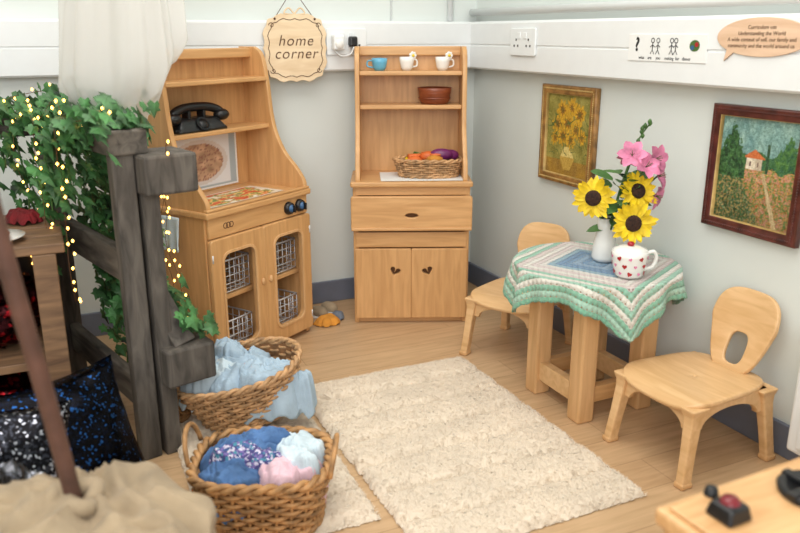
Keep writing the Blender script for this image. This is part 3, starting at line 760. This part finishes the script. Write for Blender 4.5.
# ---------------------------------------------------------------- paintings
fl=[(.35,.80,.10),(.55,.84,.09),(.72,.76,.10),(.25,.62,.10),(.48,.66,.11),(.68,.58,.10),(.38,.48,.10),(.56,.45,.09),(.80,.50,.07),(.2,.45,.07)]
def stroke(u,v,ang,s=60,o=0):
    x=u*math.cos(ang)+v*math.sin(ang); y=-u*math.sin(ang)+v*math.cos(ang)
    return noise.noise(Vector((x*s*.28+o,y*s,o)))
def sunpaint(u,v):
    n=fnoise(u,v,10,1); n2=fnoise(u,v,40,5); wob=.03*fnoise(u,v,14,7)
    c=[142+34*n,134+30*n,66+24*n]
    if v<.2: c=[158+20*n,122+16*n,52]
    if abs(u-.5)<.16-.09*abs(v-.22)/.14 and .08<v<.36: c=[190,156,74] if v<.24 else [212,192,120]
    for k,(x,y,r_) in enumerate(fl):
        a=math.atan2(v-y,u-x); d=math.hypot(u-x,(v-y)*1.05)+wob+.018*math.sin(a*9+k)
        if d<r_*1.15: c=[196+40*n2,152+30*n2,44]
        if d<r_*.55: c=[146,96,34]
        if d<r_*.25: c=[104,96,44]
    if .25<v<.75 and abs(fnoise(u,v,9,9))<.05: c=[88,104,52]
    m=stroke(u,v,1.1+n*2,70,3)*44; return [q+m for q in c]
def landpaint(u,v):
    n=fnoise(u,v,9,2); n2=fnoise(u,v,30,6); n4=fnoise(u,v*1.6,46,12)
    if v>.62:
        c=[122+30*n,160+24*n,152+18*n]
        if n2>.12: c=[q+20 for q in c]
    else:
        k=(v/.62)
        p=n4+.5*n2
        if u+.7*v<.62: pal=[(62,96,54),(92,122,62),(140,100,56),(90,118,92),(166,146,84)]
        else: pal=[(108,134,70),(194,108,64),(212,160,84),(132,144,84),(196,140,112)]
        i=0 if p<-.18 else 1 if p<-.04 else 2 if p<.06 else 3 if p<.22 else 4
        c=list(pal[i]); c=[q*(.82+.24*k) for q in c]
    if abs(v-.60-.06*n)<.06: c=[62+30*n2,108+30*n2,66]
    if .36<u<.56 and .52<v<.625: c=[226,214,188] if u<.48 else [200,184,160]
    if .33<u<.59 and .62<=v<.62+.085*(1-abs(u-.46)/.15): c=[206,112,60]
    if (.40<u<.425 or .50<u<.52) and .55<v<.59: c=[110,80,70]
    t=max(0,.94-2.0*abs(u-.17)+.12*n2)
    if u<.36 and v<t and v>.42: c=[46+50*n2,88+60*n2,48+30*n2]
    t=.84-1.2*abs(u-.86)+.10*n2
    if u>.62 and v<t and v>.54: c=[64+40*n2,110+40*n2,62]
    if .60<u<.64 and .5<v<.78+.06*n2: c=[44,80,50]
    if abs(u-(.58+.45*(.5-v)))<.028*(1.1-v)+.012*n4 and v<.5: c=[190,168,126]
    m=stroke(u,v,.5+n*2.5 if v>.62 else 1.3+n,90,5)*56; return [q*.94+m for q in c]
def frame(name,y0,y1,z0,z1,fw,mo,mi,fn,t=.02,bead=0):
    E=empty(name,(0,(y0+y1)/2,0)); cy=(y0+y1)/2; U=(0,-1,0);V=(0,0,1)
    y0-=cy; y1-=cy
    def rc(a,b,c,d): return [(a,b),(c,b),(c,d),(a,d)]
    plate(E,"moulding",[rc(-y0,z0,-y1,z1),rc(-y0+fw,z0+fw,-y1-fw,z1-fw)],t,mo,(-t/2,0,0),U,V,.004)
    plate(E,"inner_moulding",[rc(-y0+fw*.8,z0+fw*.8,-y1-fw*.8,z1-fw*.8),rc(-y0+fw*1.15,z0+fw*1.15,-y1-fw*1.15,z1-fw*1.15)],t*.8,mi,(-t*.5,0,0),U,V,.002)
    A=Acc(); o=fw*.4; a0,a1,b0,b1=-y0+o,-y1-o,z0+o,z1-o
    n=44
    for i in range(n):
        for (x,z) in ((a0+(a1-a0)*i/n,b0),(a0+(a1-a0)*i/n,b1),(a0,b0+(b1-b0)*i/n),(a1,b0+(b1-b0)*i/n)): A.add(*bud(Vector((-t-.0005,-x,z)),.0026))
    A.out("beading",FRGI if bead else mo,E)
    picture(E,"canvas",(-.008,y0-fw,z0+fw),U,V,(y0-y1)-2*fw,(z1-z0)-2*fw,150,165,fn,VCP)
frame("sunflower_painting",-.490,-.768,.525,.835,.020,FRG,FRGI,sunpaint,.02,1)
frame("landscape_painting",-1.240,-1.518,.525,.828,.019,FRB,FRGI,landpaint,.022)

# ---------------------------------------------------------------- signs on trunking
st=empty("symbol_strip_sign",(0,0,0)); box(st,"card",(-.0545,-1.225,.928),(-.0520,-.94,.998),PAPER,.0005)
U=(0,-1,0);V=(0,0,1)
text(st,"question_mark","?",.05,INK,(-.055,-.975,.97),U,V,.0003,off=.0012)
for k,y in enumerate((-1.035,-1.055,-1.105,-1.12)):
    tube(st,"figure_head_%d"%k,[(-.055,y+.006*math.cos(t),.982+.006*math.sin(t)) for t in [i*pi/5 for i in range(10)]],.0011,INK,True,4)
    tube(st,"figure_body_%d"%k,[(-.055,y,.976),(-.055,y,.958)],.0013,INK,seg=4)
    tube(st,"figure_legs_%d"%k,[(-.055,y+.007,.947),(-.055,y,.958),(-.055,y-.007,.947)],.0012,INK,seg=4)
    tube(st,"figure_arms_%d"%k,[(-.055,y+.008,.965),(-.055,y,.971),(-.055,y-.008,.965)],.0012,INK,seg=4)
plate(st,"plate_symbol",[circ(1.185,.97,.017,20,.014)],.0008,GREENS,(-.055,0,0),U,V,.0001)
plate(st,"tomato_symbol",[circ(1.192,.973,.006)],.0008,REDP,(-.0556,0,0),U,V,.0001)
plate(st,"blue_symbol",[circ(1.178,.965,.006)],.0008,BLUEP,(-.0556,0,0),U,V,.0001)
text(st,"caption","what    are     you     making  for   dinner",.0115,INK,(-.055,-1.08,.937),U,V,.0002)
ov=empty("speech_bubble_sign",(0,0,0)); pts=[]
for i in range(60):
    a=2*pi*i/60; x,z=.128*math.cos(a),.043*math.sin(a)
    if i==38: x-=.015; z-=.022
    pts.append((1.385+x,.992+z))
plate(ov,"bubble",[pts],.004,PLYO,(-.0545,0,0),U,V,.0008)
text(ov,"bubble_text","Curriculum use\nUnderstanding the World\nA wide context of self, our family and\ncommunity and the world around us",.0125,BURN,(-.0570,-1.385,.993),U,V,.0002,sp=1.1)

# ---------------------------------------------------------------- rugs
def rug(name,x0,x1,y0,y1,rz=0,seed=0,h=.022,pitch=.122):
    cx,cy=(x0+x1)/2,(y0+y1)/2; E=empty(name,(cx,cy,0),rz); w,l=(x1-x0),(y1-y0); st_=.0038
    nx,ny=int(w/st_),int(l/st_); vs=[];fs=[]; so=Vector((seed*5,seed*3,0))
    def groove(x,y):
        wob=.014*noise.noise(Vector((x,y,0))*6+so)+.004*noise.noise(Vector((x,y,0))*30+so)
        q=abs(((y+wob+l/2)/pitch)%1-.5)*2
        return 1-.80*max(0,(q-.62)/.38)**1.2
    def dome(x,y):
        q=((y+l/2)/pitch)%1
        return 1-.25*abs(q-.35)
    for j in range(ny+1):
        for i in range(nx+1):
            x=-w/2+w*i/nx; y=-l/2+l*j/ny
            e=min(w/2-abs(x),l/2-abs(y)); ed=min(1,max(0,e/.016))**.5
            p=Vector((x,y,0)); g=groove(x,y)*dome(x,y)
            n=.5+.5*noise.noise(p*38+so); n2=noise.noise(Vector((x*120,y*60,0))+so)
            z=.002+ed*h*(.74*g+.18*n+.07*n2)
            ex=.007*noise.noise(p*60+so*2)+.004*noise.noise(p*160+so*2) ; ey=.007*noise.noise(p*60-so*2)+.004*noise.noise(p*160-so)
            vs.append((x+ex,y+ey,max(.0015,z)))
    for j in range(ny):
        for i in range(nx): a=j*(nx+1)+i; fs.append((a,a+1,a+nx+2,a+nx+1))
    mesh("pile",vs,fs,RUGM,E,True)
    A=[];F=[]
    for k in range(int(w*l*120000)):
        x=random.uniform(-w/2-.002,w/2+.002);y=random.uniform(-l/2-.002,l/2+.002)
        g=groove(x,y)*dome(x,y)
        n=.5+.5*noise.noise(Vector((x,y,0))*38+so)
        e=min(w/2-abs(x),l/2-abs(y)); ed=min(1,max(0.05,e/.016))**.5
        a=random.uniform(0,2*pi); L=random.uniform(.006,.012); b=Vector((x,y,.001+ed*h*(.70*g+.18*n))); t=b+Vector((math.cos(a)*L*.6,math.sin(a)*L*.6-.002,L*.55)); s=Vector((-math.sin(a),math.cos(a),0))*.0010
        q=len(A); A+=[b-s,b+s,t]; F.append((q,q+1,q+2))
    mesh("tufts",A,F,RUGM,E,True)
rug("shaggy_rug",-.985,-.435,-1.56,-.70)
rug("shaggy_rug",-1.36,-1.005,-1.385,-.735,R(-1.5),3)

# ---------------------------------------------------------------- clothes baskets
b1=empty("clothes_basket",(-1.235,-1.285,.022),R(-24))
wicker(b1,"weave",sup(.118,.10,3.2),.004,.125,1.18,11,30,.0052,WICK)
hp=[]
for i in range(17):
    t=pi*i/16; hp.append((-.145-.012*math.sin(t),-.055*math.cos(t)+.02,.13+.06*math.sin(t)))
tube(b1,"handle_left",hp,.0055,WICK)
tube(b1,"handle_right",[(-x,y-.03,z-.012) for x,y,z in hp],.0055,WICK)
garment(b1,"folded_lining",(0,0,.070),.098,.080,.02,.2,DENIM,11,.010,.0)
garment(b1,"blue_jumper",(-.040,.035,.108),.102,.074,.038,.5,DENIM,1,.014,.022)
garment(b1,"denim_trousers",(-.060,-.045,.100),.080,.056,.032,-.5,DENIM,5,.014,.02)
garment(b1,"denim_sleeve",(-.005,.060,.142),.066,.028,.014,.35,DENIM,17,.010,.018)
garment(b1,"patterned_scarf",(-.030,-.012,.140),.084,.038,.014,-.15,SCARF,2,.010,.022)
garment(b1,"scarf_end",(-.070,.0,.135),.044,.036,.014,.9,SCARF,22,.009,.02)
garment(b1,"pale_blue_top",(.072,.052,.115),.060,.058,.030,.9,WHC,3,.014,.022)
garment(b1,"pink_top",(.056,-.038,.118),.072,.052,.022,.5,PINKC,4,.013,.022)
garment(b1,"pale_cuff",(.080,-.020,.140),.050,.026,.012,-.5,WHC,14,.010,.018)
b2=empty("laundry_basket",(-1.155,-.86,.022),R(-32))
T=Matrix.Translation((0,0,.030))@Matrix.Rotation(R(-13),4,"Y")@Matrix.Rotation(R(8),4,"X")
wicker(b2,"weave",sup(.125,.095,2.2),.004,.125,1.35,12,34,.0046,WICKL,mtx=T)
garment(b2,"blanket_under",(-.01,.0,.085),.125,.09,.035,.3,SKY,7,.015,.0,110,.8)
garment(b2,"pale_blue_blanket",(-.02,.01,.130),.128,.088,.030,.3,SKY,27,.018,.020,120,.7)
garment(b2,"blanket_fold",(.060,-.035,.148),.100,.064,.018,.15,SKY,8,.014,.034,110,.7)
garment(b2,"blanket_corner",(-.065,.045,.165),.058,.048,.028,-.8,SKY,9,.015,.030,90,.8)
garment(b2,"blanket_tail",(-.085,-.035,.140),.086,.040,.020,.5,WHC,19,.013,.030,90,.7)
garment(b2,"blanket_hem",(.125,-.01,.125),.056,.040,.014,-.4,SKY,29,.011,.028,90,.8)
b3=empty("oval_wicker_tray",(-1.345,-.74,.022),R(10))
wicker(b3,"weave",sup(.04,.065,2.2),.003,.07,1.2,7,20,.004,WICK)

# ---------------------------------------------------------------- pallet fence
PFO=(-1.385,-.905,0)
pf=empty("pallet_divider",PFO,R(14.8))
box(pf,"post_0",(-.062,-.012,0),(-.012,.022,.80),OLD,.004)
box(pf,"post_1",(-.004,-.02,0),(.036,.018,.66),OLD,.004)
box(pf,"top_rail",(-.07,-.02,.745),(.02,.56,.80),OLDH,.005)
box(pf,"top_block",(-.01,-.06,.655),(.115,.07,.745),OLD,.007)
box(pf,"low_block",(.0,-.06,.19),(.125,.06,.285),OLD,.007)
box(pf,"rail_2",(-.045,.0,.44),(-.02,.56,.52),OLDH,.004)
box(pf,"rail_3",(-.045,.0,.12),(-.02,.56,.20),OLDH,.004)
box(pf,"far_post",(-.062,.52,0),(-.01,.56,.78),OLD,.004)
box(pf,"return_rail_top",(-.80,.56,.735),(.0,.59,.80),OLDX,.004)
box(pf,"return_rail_mid",(-.80,.56,.40),(.0,.59,.49),OLDX,.004)
box(pf,"return_rail_low",(-.80,.56,.10),(.0,.59,.19),OLDX,.004)
box(pf,"return_post",(-.80,.52,0),(-.75,.56,.78),OLD,.004)
beam(pf,"brace",(.06,-.03,.285),(-.0,.10,.50),.055,.02,OLD,.003)
def ivy():
    E=empty("ivy_garland",PFO,R(14.8)); A=Acc(); V_=Acc(); Lg=Acc(); W_=Acc()
    vines=[[(.0,-.0,.82),(-.03,.1,.83),(.0,.25,.82),(.01,.4,.84),(-.04,.56,.80)],
      [(.01,.28,.82),(.05,.27,.70),(.04,.30,.58),(.06,.27,.45),(.04,.3,.33),(.05,.27,.2)],
      [(.01,.40,.84),(.06,.42,.74),(.06,.40,.62),(.05,.43,.50),(.06,.41,.40),(.06,.43,.28)],
      [(.0,.15,.82),(.05,.16,.72),(.04,.13,.62),(.05,.15,.52),(.03,.12,.40)],
      [(-.02,.54,.82),(-.15,.56,.82),(-.3,.56,.83),(-.5,.56,.81),(-.7,.56,.82)],
      [(.03,.08,.44),(.07,.06,.38),(.09,.0,.34),(.10,-.02,.30)],
      [(.02,.32,.3),(.05,.34,.2),(.04,.33,.1)],
      [(.0,.34,.84),(.05,.35,.74),(.05,.33,.62),(.05,.36,.5),(.05,.33,.4),(.05,.36,.3)],
      [(-.12,.55,.82),(-.12,.50,.70),(-.11,.51,.58),(-.13,.5,.45)],
      [(-.32,.55,.82),(-.30,.50,.72),(-.32,.51,.60)],
      [(.02,.2,.82),(.06,.21,.76),(.06,.22,.66)],
      [(.02,.22,.82),(.08,.22,.70),(.07,.20,.58),(.08,.23,.46),(.07,.2,.34),(.08,.22,.22)],
      [(.0,.5,.82),(.05,.5,.7),(.04,.52,.58),(.06,.5,.45)],
      [(-.08,-.04,.83),(-.10,.06,.82),(-.10,.18,.80),(-.10,.30,.81),(-.11,.44,.80)],
      [(-.10,.12,.80),(-.12,.10,.72),(-.11,.12,.64)],
      [(-.10,.30,.80),(-.12,.28,.70),(-.11,.30,.60),(-.12,.28,.50)]]
    lobes=[(0,-.05),(.28,-.25),(.5,.0),(.42,.22),(.62,.42),(.28,.5),(.0,1.0),(-.28,.5),(-.62,.42),(-.42,.22),(-.5,.0),(-.28,-.25)]
    dens=[8,6,5,3,5,4,3,6,4,4,5,5,4,6,3,4]
    for vi,vn in enumerate(vines):
        P=smoothpts(vn,10); V_.sweep(P,.0025,seg=5)
        for p in P:
            for k in range(dens[vi]):
                if random.random()<.38: continue
                c=p+Vector((random.gauss(0,.024),random.gauss(0,.028),random.gauss(0,.02)))
                if vi in (0,4): c.z=max(c.z,.81)
                elif vi in (8,9): c.y=min(c.y,.54)
                elif vi>=13: c.x=min(c.x,-.085)
                else: c.x=max(c.x,.0)
                s=random.uniform(.022,.042)
                n=Vector((random.uniform(.0,1),random.uniform(-1,-.1),random.uniform(0,.8))).normalized()
                dn=Vector((random.uniform(-.7,.7),random.uniform(-.4,.4),-1)); u=(dn-n*dn.dot(n)).normalized(); w=n.cross(u)
                vs=[c+u*s*.3+n*s*.08]+[c+w*(x*s)+u*(y*s)-n*(abs(x)*s*.25) for x,y in lobes]
                A.add(vs,[(0,1+i,1+(i+1)%12) for i in range(12)])
    A.out("leaves",IVYM,E,False); V_.out("vines",GREENS,E)
    E2=empty("fairy_lights",PFO,R(14.8))
    wires=[[(.04,-.07,.77),(.07,.05,.68),(.05,.15,.76),(.07,.28,.64),(.06,.36,.76),(.08,.45,.62),(.05,.52,.74)],
       [(.10,.28,.64),(.115,.22,.54),(.11,.28,.44),(.115,.22,.34),(.11,.27,.24),(.11,.2,.12)],
       [(.07,.1,.7),(.09,.08,.6),(.09,.10,.5),(.095,.05,.42),(.095,.04,.32)],
       [(.10,.42,.62),(.11,.38,.5),(.11,.42,.4),(.10,.38,.28),(.11,.42,.18)],
       [(.10,.34,.78),(.11,.33,.66),(.11,.35,.54),(.11,.31,.42),(.11,.34,.3)],
       [(.10,.22,.74),(.12,.16,.62),(.11,.2,.5),(.12,.15,.38),(.11,.18,.26)],
       [(.0,.5,.86),(-.12,.52,.84),(-.25,.50,.78),(-.4,.52,.85),(-.6,.52,.8)],
       [(-.12,.49,.8),(-.14,.47,.68),(-.1,.48,.56),(-.14,.47,.44),(-.1,.48,.34)],
       [(-.3,.49,.78),(-.33,.48,.66),(-.3,.48,.54),(-.33,.48,.44)],
       [(-.07,-.03,.84),(-.13,.04,.82),(-.12,.14,.86),(-.14,.24,.80),(-.13,.34,.84),(-.14,.44,.80)],
       [(-.14,.10,.80),(-.15,.07,.70),(-.14,.10,.60),(-.15,.08,.50),(-.14,.10,.40)],
       [(-.14,.26,.80),(-.15,.24,.70),(-.14,.26,.60),(-.15,.24,.48)]]
    for w in wires:
        P=smoothpts(w,9); W_.sweep(P,.0008,seg=4)
        for i,p in enumerate(P):
            if i%2==0: Lg.add(*bud(p+Vector((random.uniform(-.004,.012),random.uniform(-.014,.0),random.uniform(-.014,.014))),.0032))
    W_.out("wire",BURN,E2); Lg.out("bulbs",emis("warm_bulb",(255,190,90),8),E2)
ivy()

# ---------------------------------------------------------------- drape (gathered sheer fabric from the ceiling)
dr=empty("hanging_white_drape",(-1.385,-.69,0),R(-24.9))
def sheer(name,R0,ph,z0,asp):
    vs=[];fs=[];na,nj=220,60
    for j in range(nj+1):
        t=j/nj
        for i in range(na):
            a=2*pi*i/na
            zb=z0+.022*math.sin(a*2+ph)+.012*math.sin(a*5+ph*2)+.05*math.sin(a+ph+.8)
            z=zb+(2.36-zb)*t
            base=R0*(1-.52*min(1,(t*2.2))**.9)
            if t<.05: base*=.55+.45*(t/.05)**.5
            q=.5+.5*min(1,t*5)
            fold=1+(.09*math.sin(a*9+ph+t*3)+.07*math.sin(a*17-t*5+ph)+.05*math.sin(a*5+t*7)+.05*noise.noise(Vector((math.cos(a)*4,math.sin(a)*4,t*5+ph))))*q
            vs.append((base*math.cos(a)*fold+.015*math.sin(t*6),base*asp*math.sin(a)*fold,z))
    for j in range(nj):
        for i in range(na): i2=(i+1)%na; fs.append((j*na+i,j*na+i2,(j+1)*na+i2,(j+1)*na+i))
    mesh(name,vs,fs,VEIL,dr,True)
sheer("outer_layer",.160,.6,.835,.46); sheer("inner_layer",.115,2.4,.84,.48)

# ---------------------------------------------------------------- left shelf unit with tinsel
su=empty("pallet_shelf_unit",(-1.575,-.86,0))
for i in range(4): box(su,"top_slat_%d"%i,(-.62,.0+.095*i,.525),(.02,.085+.095*i,.548),SHELFW,.003)
for i,(x,y) in enumerate(((-.6,.0),(-.05,.0),(-.6,.34),(-.05,.34))): box(su,"leg_%d"%i,(x,y,0),(x+.05,y+.04,.525),SHELFW,.003)
box(su,"shelf",(-.6,.01,.25),(-.01,.37,.27),SHELFW,.002); box(su,"back_board",(-.6,.375,.05),(0,.385,.525),DARKIN,.001)
box(su,"side_board",(-.012,.02,.1),(-.002,.36,.2),SHELFW,.002)
ti=empty("red_tinsel",(-1.875,-.68,.272)); blob(ti,"tinsel_heap",(.0,0,.09),(.22,.13,.10),SEQR,.25,14,1,5,4,0)
ti2=empty("red_tinsel",(-1.875,-.68,.0)); blob(ti2,"tinsel_heap",(.0,0,.09),(.22,.13,.12),SEQR,.25,14,1,5,6,0)
rc=empty("red_cloth",(-1.635,-.60,.549)); garment(rc,"folded_cloth",(0,0,.010),.040,.05,.018,.3,REDC,2,.008,.004,60)
dk=empty("dark_storage_tub",(-1.80,-.60,.549)); lathe(dk,"tub",[(0,0),(.07,0),(.08,.08),(.084,.085),(.078,.085),(.068,.01),(0,.008)],DARKFAB,segs=32)
pl=empty("serving_plate",(-1.70,-.79,.549)); lathe(pl,"plate",[(0,.0),(.04,0),(.066,.012),(.068,.014),(.04,.005),(0,.004)],CERW,segs=40)
lathe(pl,"cake",[(0,.028),(.032,.026),(.037,.018),(.032,.005)],BROWNW,segs=30)
def cushion(name,loc,rot,mat,s=.17,th=.055):
    E=empty(name,loc); E.rotation_euler=rot; vs=[];fs=[];n=28
    for sd in (1,-1):
        for j in range(n+1):
            for i in range(n+1):
                u=i/n*2-1;v=j/n*2-1; k=((1-u**2)*(1-v**2)); kk=max(0,k)**.45
                x=u*s*(1-.10*(1-v*v)*abs(u)); y=v*s*(1-.10*(1-u*u)*abs(v))
                vs.append((x,y,sd*th*kk+.006*noise.noise(Vector((x,y,sd))*22)))
    m=(n+1)**2
    for j in range(n):
        for i in range(n):
            a=j*(n+1)+i; fs.append((a,a+1,a+n+2,a+n+1)); fs.append((m+a,m+a+n+1,m+a+n+2,m+a+1))
    mesh("cover",vs,fs,mat,E,True)
cushion("sequin_cushion",(-1.60,-1.10,.17),(R(62),R(0),R(25)),SEQ1,.155,.06)
cushion("sequin_cushion",(-1.76,-1.26,.19),(R(58),R(10),R(5)),SEQ2,.165,.06)
cushion("sequin_cushion",(-1.53,-1.27,.075),(R(12),R(-8),R(50)),SEQ1,.12,.05)
fo=empty("silver_foil_blanket",(-1.72,-1.41,0)); garment(fo,"foil",(0,0,.06),.15,.10,.24,.4,FOIL,31,.022,.06,90)
hs_=empty("hessian_sack",(-1.618,-1.74,0)); vs=[];fs=[];na=170;nj=70
for j in range(nj+1):
    t=j/nj
    for i in range(na):
        a=2*pi*i/na
        if t<.42: r_=.200+.018*math.sin(t/.42*pi); z=.318*t/.42
        else:
            q=min(1,(t-.42)/.58); r_=.200*max(0,math.cos(q*pi/2))**.62+.001; z=.318+.064*max(0,math.sin(q*pi/2))**1.2
        p=Vector((math.cos(a),math.sin(a),t*2.0))
        f=1+.035*math.sin(a*9+3*noise.noise(p*1.3))*(1-.3*t)+.05*noise.noise(p*2.2)
        X,Y=r_*math.cos(a),r_*math.sin(a)
        w=noise.noise(Vector((X*8,Y*8,2)))*.05; th=1.2*noise.noise(Vector((X*5,Y*5,8)))
        Xr,Yr=X*math.cos(th)-Y*math.sin(th),X*math.sin(th)+Y*math.cos(th)
        crease=(1-abs(noise.noise(Vector((Xr*5+2,(Yr+w)*20,4))))*2.8)*.015+(1-abs(noise.noise(Vector(((Xr+w)*17,Yr*6,9))))*2.8)*.011
        zz=z+(.022*noise.noise(Vector((X*9,Y*9,1)))+crease)*(t>.38)*max(0,min(1,(t-.38)*6))
        vs.append((r_*f*math.cos(a),r_*f*math.sin(a),max(0,zz)))
for j in range(nj):
    for i in range(na): i2=(i+1)%na; fs.append((j*na+i,j*na+i2,(j+1)*na+i2,(j+1)*na+i))
mesh("sack",vs,fs,HESS,hs_,True)
ro=[((.030+.006*math.sin(4*t))*math.cos(t)+.02,(.030+.006*math.sin(4*t))*math.sin(t)+.06,.386+.006*math.sin(3*t)) for t in [i*2*pi/40 for i in range(40)]]
tube(hs_,"gathered_neck",ro,.012,HESS,True,8)
bh=empty("broom_handle",(0,0,0)); tube(bh,"stick",smoothpts([(-1.593,-1.675,.36),(-1.612,-1.683,.55),(-1.638,-1.694,.78),(-1.66,-1.70,1.05)]),.0115,plain("brown_stick",(92,62,50),.6,var=.25),seg=12)

# ---------------------------------------------------------------- toy hob table bottom right
tt=empty("toy_hob_table",(-.90,-2.045,0),R(2))
box(tt,"top",(0,-.5,.375),(.62,0,.40),WOODTOY,.006)
box(tt,"top_lip",(.012,-.49,.40),(.61,-.012,.406),WOODTOY,.003)
for i,(x,y) in enumerate(((.01,-.05),(.57,-.05),(.01,-.49),(.57,-.49))): box(tt,"leg_%d"%i,(x,y,0),(x+.04,y+.04,.375),WOODTOY,.004)
box(tt,"side_panel",(.012,-.46,.25),(.024,-.03,.375),WOODTOY,.002); box(tt,"back_panel",(.03,-.024,.25),(.6,-.012,.375),WOODTOY,.002)
bm=bmesh.new(); bmesh.ops.create_cube(bm,size=1)
for v in bm.verts: k=.044 if v.co.z<0 else .034; v.co=Vector((v.co.x*k+.062,v.co.y*k-.066,.406+(v.co.z+.5)*.022))
bmesh.ops.bevel(bm,geom=list(bm.edges),offset=.005,segments=3,affect="EDGES",profile=.5); frombm("knob_base",bm,BLACK,tt)
lathe(tt,"knob_red",[(0,.029),(.010,.028),(.013,.022)],DKRED,(.062,-.066,.406),28)
lathe(tt,"small_knob",[(0,.012),(.008,.011),(.010,0)],BLACK,(.082,-.020,.406),20)
lathe(tt,"hob_ring",[(.045,0),(.047,.008),(.041,.012),(.033,.006),(0,.004)],BLACK,(.206,-.082,.406),36)
box(tt,"pot_support",(.158,-.089,.412),(.254,-.075,.420),BLACK,.002); box(tt,"pot_support_2",(.199,-.130,.412),(.213,-.035,.420),BLACK,.002)
lathe(tt,"hob_badge",[(0,.006),(.008,.006),(.009,0)],DKRED,(.145,-.135,.406),20)
ra=empty("wall_radiator",(0,0,0)); box(ra,"panel",(-.07,-2.5,.06),(-.02,-1.615,.36),WHITE,.008)
for k in range(19): box(ra,"fin_%d"%k,(-.078,-2.48+.045*k,.08),(-.069,-2.455+.045*k,.34),WHITE,.003)
for k,y in enumerate((-2.4,-1.7)): box(ra,"bracket_%d"%k,(-.02,y,.06),(-.0,y+.03,.3),WHITE,.002)
for k,y in enumerate((-2.45,-1.66)): tube(ra,"tail_pipe_%d"%k,[(-.045,y,.08),(-.045,y,0)],.008,WHITE)

# ---------------------------------------------------------------- lights
def area(name,loc,tgt,sx,sy,e,col):
    L=bpy.data.lights.new(name,"AREA"); L.shape="RECTANGLE"; L.size=sx; L.size_y=sy; L.energy=e; L.color=col
    o=bpy.data.objects.new(name,L); COL.objects.link(o); o.location=loc; o.rotation_euler=(Vector(tgt)-Vector(loc)).to_track_quat("-Z","Y").to_euler()
area("ceiling_light_panel",(-1.3,-1.5,2.36),(-1.3,-1.5,0),1.8,1.8,40,(1,.97,.925))
area("window_daylight",(-2.4,-4.0,1.7),(-.6,-.6,.5),1.8,1.4,43,(.98,.99,1))
wd=bpy.data.worlds.new("World"); bpy.context.scene.world=wd; wd.use_nodes=True
wd.node_tree.nodes["Background"].inputs[0].default_value=(.95,.975,1,1); wd.node_tree.nodes["Background"].inputs[1].default_value=1.0
try:
    bpy.context.scene.view_settings.view_transform="Standard"; bpy.context.scene.view_settings.look="None"
except Exception: pass

# ---------------------------------------------------------------- camera
f=777.0; TH=R(16.7); A_=R(24.9)
h=Vector((math.sin(A_),math.cos(A_),0)); r=Vector((math.cos(A_),-math.sin(A_),0)); Z=Vector((0,0,1))
fw=h*math.cos(TH)-Z*math.sin(TH); up=h*math.sin(TH)+Z*math.cos(TH)
cam=bpy.data.cameras.new("camera"); cam.lens=f/800*36; cam.clip_start=.02; co=bpy.data.objects.new("camera",cam); COL.objects.link(co)
co.location=(-1.581,-2.714,1.0); co.rotation_euler=Matrix((r,up,-fw)).transposed().to_euler()
cam.dof.use_dof=True; cam.dof.focus_distance=2.3; cam.dof.aperture_fstop=3.2
bpy.context.scene.camera=co
